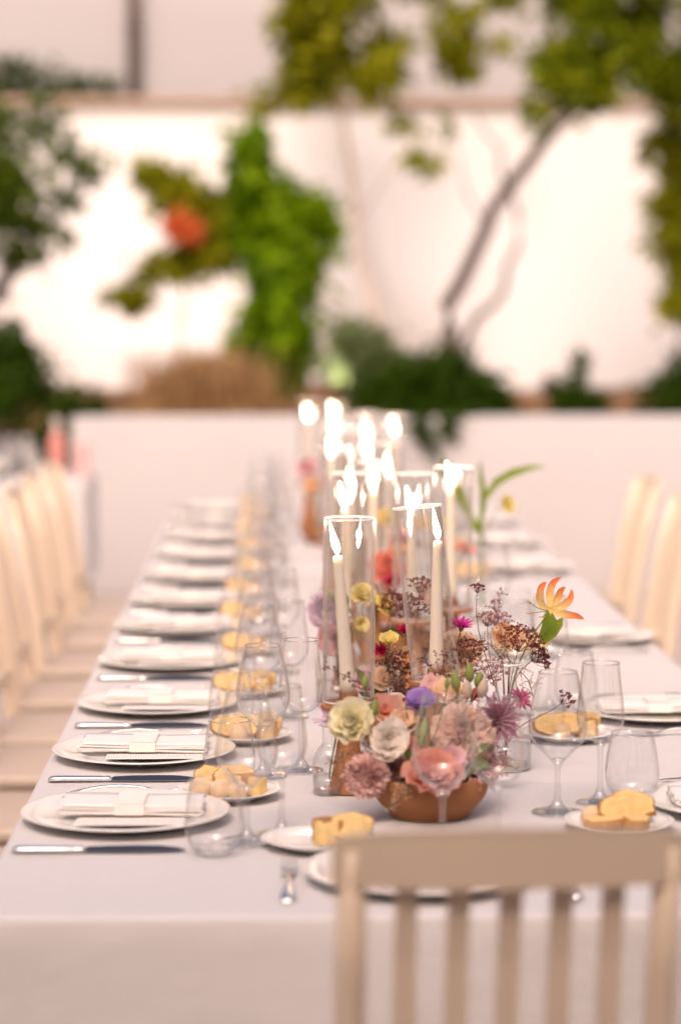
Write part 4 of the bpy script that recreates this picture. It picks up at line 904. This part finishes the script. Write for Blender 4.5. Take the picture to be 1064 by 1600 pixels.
def floret_cloud(pts, size, g):
    v, f = [], []
    for p in pts:
        s = size * g.uniform(.6, 1.3); o_ = len(v); q = Euler((g.uniform(0, 3), g.uniform(0, 3), g.uniform(0, 3))).to_matrix()
        for d in ((1, 0, 0), (-1, 0, 0), (0, 1, 0), (0, -1, 0), (0, 0, 1), (0, 0, -1)): v.append(Vector(p) + q @ (Vector(d) * s))
        f += [tuple(o_ + k for k in q_) for q_ in ((0, 2, 4), (2, 1, 4), (1, 3, 4), (3, 0, 4), (2, 0, 5), (1, 2, 5), (3, 1, 5), (0, 3, 5))]
    return v, f
def umbel(pos, rad, face, base, label, m='umbel', rays=16, fl_=9, fsize=.0019, dome=.35):
    t = thing('dried_umbel', label, 'dried flower', base, 0, 'dried umbel stems'); B = Vector(base); g = random.Random(label); q = qdir(face); P = Vector(pos) - B
    stem_part(t, base, tuple(Vector(pos) - q.to_3x3() @ Vector((0, 0, rad * .75))), .0008, 'stem_dry', d=face)
    parts, pts = [], []; o_ = P - q.to_3x3() @ Vector((0, 0, rad * .75))
    for k in range(rays):
        a = 2.4 * k; rr = rad * math.sqrt((k + .5) / rays); tip = P + q.to_3x3() @ Vector((rr * math.cos(a), rr * math.sin(a), dome * rad * (1 - (rr / rad) ** 2) + g.uniform(-.1, .1) * rad))
        mid = o_.lerp(tip, .5) + q.to_3x3() @ Vector((rr * .12 * math.cos(a), rr * .12 * math.sin(a), -rad * .05))
        parts.append(tube_data([o_, mid, tip], [.0005, .0004, .0003], 4))
        for _ in range(int(fl_ * 1.4)): pts.append(tip + Vector((g.gauss(0, 1), g.gauss(0, 1), g.gauss(0, .7))) * rad * .10)
    obj('rays', mesh('rays', *join_data(parts)), 'stem_dry', t, kind='stuff'); obj('florets', mesh('florets', *floret_cloud(pts, fsize, g)), m, t, kind='stuff')
for a in [((.392, 3.82, .962), .034, (.2, -.4, .9), V0, 'broad brown dried umbel below the flame lily', 'umbel', 22, 12), ((.325, 3.86, 1.04), .0125, (.1, -.2, 1), V0, 'small lone dried umbel on a thin stalk above the magenta aster', 'umbel', 12, 3),
          ((.222, 3.95, 1.0), .030, (.1, -.4, .9), C1, 'brown dried umbel inside the tilted chimney silhouette', 'umbel', 20, 10), ((.240, 4.0, 1.03), .022, (0, -.3, 1), C1, 'fine tall dried umbel behind the second candle', 'umbel', 16, 5),
          ((.368, 3.95, .975), .024, (-.1, -.4, .9), V0, 'pale mauve dried umbel beside the broad brown umbel', 'umbel_pale', 14, 6), ((.306, 3.75, .955), .026, (.1, -.5, .8), C0, 'dark dried umbel beside the peach carnation', 'umbel', 18, 8),
          ((.248, 3.6, .952), .028, (0, -.6, .7), C0, 'dried umbel crossing in front of the second candle', 'umbel', 12, 4), ((.424, 3.85, .930), .023, (.6, -.4, .5), V0, 'brown dried umbel drooping under the flame lily', 'umbel', 16, 10),
          ((.192, 3.9, .915), .026, (-.1, -.6, .7), C1, 'dark dried umbel under the crimson blossoms', 'umbel', 18, 9), ((.455, 3.75, .875), .017, (.5, -.5, .6), V0, 'dark dried umbel reaching behind the wide wine glass', 'umbel', 9, 6),
          ((.205, 4.08, .985), .032, (.3, -.5, .7), C1, 'rusty dried umbel beside the yellow lisianthus pair', 'umbel', 22, 11), ((.335, 3.72, .925), .026, (.1, -.6, .6), C0, 'mauve dried umbel below the bud vase neck', 'umbel_pale', 18, 7),
          ((.20, 3.97, .875), .034, (0, -.7, .6), C1, 'tangled dark dried umbel deep in the second bowl', 'umbel', 24, 10), ((.345, 3.90, .985), .020, (.0, -.3, 1), V0, 'pale mauve dried umbel behind the magenta aster', 'umbel_pale', 12, 5),
          ((.16, 3.43, .846), .036, (0, -.7, .5), C0, 'brownish dried umbel between pink carnation and salmon lisianthus', 'umbel_pale', 22, 9), ((.305, 3.44, .835), .034, (.3, -.7, .4), C0, 'rosy dried umbel at the bowl rim by the slim wine glass', 'umbel_pale', 22, 8),
          ((.27, 4.98, 1.0), .03, (.1, -.5, .8), C2, 'brown dried umbel in the middle terracotta bowl', 'umbel', 18, 9)]:
    umbel(*a)

def spray(path, n, spread, m, size, label, name, fl_=7, rs=1, sm='stem_dry', up=.2):
    g = random.Random(rs); B = Vector(path[0]); t = thing(name, label, 'dried flower', path[0], 0, 'dried filler sprays'); P = [Vector(p) - B for p in path]
    def at(u):
        k = min(int(u * (len(P) - 1)), len(P) - 2); return P[k].lerp(P[k + 1], u * (len(P) - 1) - k)
    parts = [tube_data(P, [.0010 - .0006 * i / (len(P) - 1) for i in range(len(P))], 5)]; pts = []
    for i in range(n):
        u = .35 + .65 * (i + g.random()) / n; p = at(min(u, .999)); d = Vector((g.gauss(0, 1), g.gauss(0, .7), g.gauss(up, .8))).normalized(); e = p + d * spread * g.uniform(.4, 1)
        parts.append(tube_data([p, p.lerp(e, .5) + Vector((0, 0, .1 * spread)), e], [.0005, .0004, .0003], 4))
        for k in range(fl_): pts.append(p.lerp(e, g.uniform(.35, 1.05)) + Vector((g.gauss(0, 1), g.gauss(0, 1), g.gauss(0, 1))) * spread * .09)
    obj('twigs', mesh('twigs', *join_data(parts)), sm, t, kind='stuff'); obj('florets', mesh('florets', *floret_cloud(pts, size, g)), m, t, kind='stuff')
spray([C0, (.19, 3.375, .835), (.178, 3.355, .805), (.168, 3.353, .782)], 18, .024, 'statice', .0012, 'cream sea lavender spray hanging over the front of the terracotta bowl', 'sea_lavender', 9, 1)
spray([C0, (.14, 3.41, .855), (.10, 3.40, .855), (.075, 3.40, .838)], 18, .022, 'statice', .0011, 'cream sea lavender spray in front of the terracotta pedestal', 'sea_lavender', 7, 2)
spray([C0, (.30, 3.52, .845), (.335, 3.54, .82), (.36, 3.55, .80)], 16, .022, 'statice', .0011, 'olive-cream sea lavender spray beneath the bud vase', 'sea_lavender', 7, 3)
spray([C0, (.15, 3.48, .90), (.125, 3.5, .94), (.095, 3.5, .955), (.07, 3.5, .967)], 14, .016, 'umbel', .0016, 'dark red seed spray crossing before the first chimney', 'seed_spray', 6, 4)
spray([C0, (.19, 3.48, .90), (.19, 3.5, .93), (.165, 3.5, .945)], 8, .014, 'umbel', .0016, 'short dark red seed spray above the sweet pea', 'seed_spray', 5, 5)
spray([C0, (.27, 3.42, .80), (.295, 3.40, .815), (.315, 3.42, .822)], 16, .020, 'wax_pink', .0024, 'pink waxflower sprig on the bowl rim by the slim wine glass', 'waxflower', 6, 6, 'stem')
spray([C0, (.125, 3.41, .82), (.112, 3.385, .825), (.105, 3.38, .845)], 16, .022, 'wax_pink', .0024, 'pink waxflower sprig around the dusty pink carnation', 'waxflower', 6, 7, 'stem')
spray([V0, (.36, 3.80, .93), (.34, 3.80, .955), (.31, 3.78, .96)], 22, .03, 'statice', .0010, 'fine olive sea lavender beside the bud vase neck', 'sea_lavender', 6, 8)
spray([V0, (.372, 3.80, .93), (.40, 3.8, .90), (.41, 3.8, .87)], 18, .03, 'statice', .0010, 'fine cream sea lavender drooping behind the magenta pompon', 'sea_lavender', 5, 9)
spray([C1, (.20, 3.93, .86), (.19, 3.9, .90), (.195, 3.9, .93)], 26, .03, 'statice', .0011, 'beige sea lavender beneath the egg-yellow lisianthus', 'sea_lavender', 6, 10)
spray([V0, (.37, 3.8, .93), (.36, 3.95, 1.0), (.375, 3.97, 1.02)], 16, .018, 'umbel_pale', .0016, 'pale mauve seed spray rising behind the bud vase', 'seed_spray', 6, 11)
spray([C1, (.24, 3.95, .9), (.26, 3.88, .97), (.262, 3.87, 1.03)], 26, .022, 'umbel', .0012, 'fine rusty seed spray before the tilted chimney', 'seed_spray', 7, 12)

def leaf(t, path, wid, m='green_leaf', name='leaf', fold=.25):
    P = [Vector(p) for p in path]; v, f = [], []; n = len(P)
    for i, p in enumerate(P):
        u = i / (n - 1); d = (P[min(i + 1, n - 1)] - P[max(i - 1, 0)]).normalized(); s = d.cross(Vector((.25, -.85, .3))).normalized(); w_ = wid * (math.sin(math.pi * min(1, .12 + .88 * u)) ** .8) * (1 if u < 1 else 0)
        up = s.cross(d); v += [p - s * w_ + up * w_ * fold, p, p + s * w_ + up * w_ * fold]
    for i in range(n - 1):
        a = 3 * i; f += [(a, a + 1, a + 4, a + 3), (a + 1, a + 2, a + 5, a + 4)]
    return obj(name, mesh(name, v, f, True), m, t)
# flame lily (six reflexed wavy petals, long stamens, leafy stem)
LP = Vector((.437, 3.83, 1.008)); t = thing('flame_lily', 'orange and yellow flame lily with swept-back petals above the bud vase', 'flower', V0, 0); B = Vector(V0)
stem_part(t, V0, tuple(LP - Vector((.004, 0, .01))), .0014, 'stem', d=(.6, 0, .8))
def lily_petal(path, wid, seed):
    P = [Vector(p) for p in path]; v, f = [], []; n = 9; pts = []
    for i in range(n):
        u = i / (n - 1) * (len(P) - 1); k = min(int(u), len(P) - 2); a, b, c, d = P[max(k - 1, 0)], P[k], P[k + 1], P[min(k + 2, len(P) - 1)]; tt = u - k
        pts.append(.5 * (2 * b + (c - a) * tt + (2 * a - 5 * b + 4 * c - d) * tt ** 2 + (3 * b - a - 3 * c + d) * tt ** 3))
    for i, p in enumerate(pts):
        u = i / (n - 1); d = (pts[min(i + 1, n - 1)] - pts[max(i - 1, 0)]).normalized(); s = d.cross(Vector((0, -1, .15))).normalized(); up = s.cross(d)
        w_ = wid * (math.sin(math.pi * (.1 + .9 * u)) ** .7 if u < 1 else .02)
        for q in (-1, -.5, 0, .5, 1): v.append(p + s * (w_ * q) + up * (w_ * .35 * math.sin(i * 2.1 + seed + q * 2) * abs(q) + w_ * .3 * q * q))
    for i in range(n - 1):
        for k in range(4): a = i * 5 + k; f.append((a, a + 1, a + 6, a + 5))
    return along(mesh('petal', v, f, True), 5)
def px(dx, dz, dy=0): return LP - B + Vector((dx, dy, dz))
for i, pth in enumerate([[(0, 0, 0), (-.012, 0, .006), (-.016, -.006, .024), (-.012, -.004, .038), (-.004, 0, .043)], [(0, 0, 0), (.001, .004, .014), (.002, .004, .032), (.008, .002, .044), (.019, 0, .051)],
                         [(0, 0, 0), (.014, -.004, .002), (.026, -.008, .010), (.034, -.006, .020), (.035, -.004, .033)], [(0, 0, -.002), (.012, -.006, -.005), (.026, -.008, -.008), (.042, -.008, -.010), (.056, -.006, -.016)],
                         [(0, 0, 0), (.008, .012, .006), (.016, .016, .016), (.02, .014, .028), (.028, .012, .034)], [(0, 0, -.004), (.004, .004, -.016), (.008, .006, -.028), (.009, .006, -.040), (.008, .005, -.048)]]):
    m_ = lily_petal([tuple(px(a, c, b)) for a, b, c in pth], .0064 if i != 5 else .004, i)
    m_.materials.append(M['lily']); obj('petal', m_, None, t)
for k, (ex, ez) in enumerate(((-.034, .012), (-.032, -.006), (-.012, -.012), (.01, -.022))):
    s_ = obj('stamen', tube('stamen', [tuple(px(0, -.004)), tuple(px(ex * .5, ez * .3 - .002, -.006)), tuple(px(ex, ez, -.01))], .0007, 5), 'green_leaf', t)
    obj('anther', tube('anther', [tuple(px(ex - .005, ez + .001, -.01)), tuple(px(ex + .005, ez, -.01))], [.0008, .0012], 6), 'yellow_tip', s_)
leaf(t, [tuple(px(*p)) for p in ((-.012, -.056, -.006), (-.008, -.04, -.008), (-.004, -.02, -.008), (-.004, .002, -.006))], .010)
leaf(t, [tuple(px(*p)) for p in ((-.008, -.052, -.006), (.004, -.036, -.01), (.014, -.022, -.01), (.022, -.012, -.008))], .009)
leaf(t, [tuple(px(*p)) for p in ((-.01, -.05, -.002), (.002, -.032, -.012), (.004, -.016, -.012), (.004, -.004, -.01))], .008)
# strap-leaved lily further along the table
VB = (.484, 5.62, Z + .02); t = thing('strap_lily', 'tall green stem with three long strap leaves rising beyond the flowers', 'flower', VB); B = Vector(VB)
stem_part(t, VB, (.479, 5.6, 1.06), .0035, 'stem')
for pth, w_ in (([(.470, 5.6, .96), (.482, 5.6, 1.02), (.484, 5.6, 1.06), (.476, 5.59, 1.10), (.474, 5.58, 1.145)], .008), ([(.484, 5.6, 1.04), (.515, 5.6, 1.085), (.55, 5.59, 1.105), (.59, 5.58, 1.118), (.63, 5.57, 1.122)], .010), ([(.47, 5.6, .97), (.43, 5.6, 1.05), (.40, 5.6, 1.10), (.385, 5.59, 1.12), (.392, 5.58, 1.145)], .016)):
    leaf(t, [tuple(Vector(p) - B) for p in pth], w_)
flower('lily_bloom', 'lisianthus', 'yellow', (.535, 5.6, 1.03), .022, (.5, -.6, .3), VB, 'faded yellow bloom hanging beside the strap-leaved lily')
for i in range(14):   # small leaves tucked in the bowls
    c = (C0, C1)[i % 2]; g = random.Random(50 + i); a = g.uniform(3.4, 6.1); p0 = Vector(c) + Vector((.04 * math.cos(a), .04 * math.sin(a), 0)); p1 = p0 + Vector((.05 * math.cos(a), .045 * math.sin(a), .05 + g.uniform(-.03, .04)))
    t = thing('foliage_sprig', 'dark green leaf sprig tucked between the flowers of the %s' % ('first terracotta bowl' if i % 2 == 0 else 'second terracotta bowl'), 'leaf sprig', tuple(p0), 0, 'leaf sprigs in the %s bowl' % ('first' if i % 2 == 0 else 'second'))
    leaf(t, [(0, 0, 0), tuple((p1 - p0) * .4 + Vector((0, 0, .008))), tuple((p1 - p0) * .8 + Vector((0, 0, .006))), tuple(p1 - p0)], .008, 'stem')

# ------------------------------------------------------------------ bottle table beyond the far chairs
bx0, bx1, by0, by1, bz = -1.75, -.84, 10.75, 11.35, .72
t = thing('side_table', 'small side table under a white cloth beside the far chairs', 'table', ((bx0 + bx1) / 2, (by0 + by1) / 2, 0))
obj('tabletop', box('tabletop', bx1 - bx0 - .02, by1 - by0 - .02, .03, .004, bz - .036), 'wood', t)
for sx in (-1, 1):
    for sy in (-1, 1): obj('leg', box('leg', .05, .05, bz - .038, .004, 0), 'wood', t, loc=(sx * .4, sy * .25, 0))
tag(obj('tablecloth', cloth_mesh(bx0, bx1, by0, by1, bz, .45, .006, 5), 'cloth'), 'white cloth over the small bottle table', 'tablecloth')
def bottle(x, y, label, h, r, m_body, m_top, cat='bottle'):
    t = thing('bottle', label, cat, (x, y, bz + .001), 0, 'bottles on the side table')
    obj('body', lathe('bottle_body', spline([(.001, 0), (r * .95, 0), (r, .005), (r, h * .58), (r * .8, h * .68), (r * .45, h * .76), (r * .42, h * .8)], 4), 24), m_body, t)
    obj('neck', lathe('bottle_neck', spline([(r * .43, h * .79), (r * .42, h * .95), (r * .5, h * .96), (r * .5, h), (.001, h)], 3), 20), m_top, t)
bottle(-.99, 11.0, 'clear bottle of red drink with a pale label and cap', .27, .036, 'red_drink', 'pale_label')
bottle(-1.155, 11.0, 'small dark bottle standing by the black tray', .115, .022, 'black', 'black')
t = thing('drink_jug', 'pink drink in a tall straight-sided jar', 'jar', (-.875, 11.0, bz + .001)); obj('jar', lathe('jar', spline([(.001, 0), (.030, 0), (.032, .005), (.032, .14), (.028, .15)], 4), 24), 'pink_drink', t); obj('lid', lathe('lid', [(.029, .148), (.030, .150), (.030, .165), (.001, .166)], 24), 'pale_label', t)
t = thing('tray', 'black serving tray on the bottle table', 'tray', (-1.35, 11.0, bz + .001)); obj('base', box('tray_base', .26, .3, .012, .004, 0), 'black', t)
for s in (-1, 1): obj('rim', box('tray_rim', .012, .3, .03, .003, .0), 'black', t, loc=(s * .134, 0, 0))
t = thing('paper_box', 'white paper box on the black serving tray', 'box', (-1.3, 11.0, bz + .014)); obj('box_body', box('box_body', .12, .14, .06, .004, 0), 'paper', t); obj('lid', box('box_lid', .126, .146, .014, .003, .061), 'paper', t)
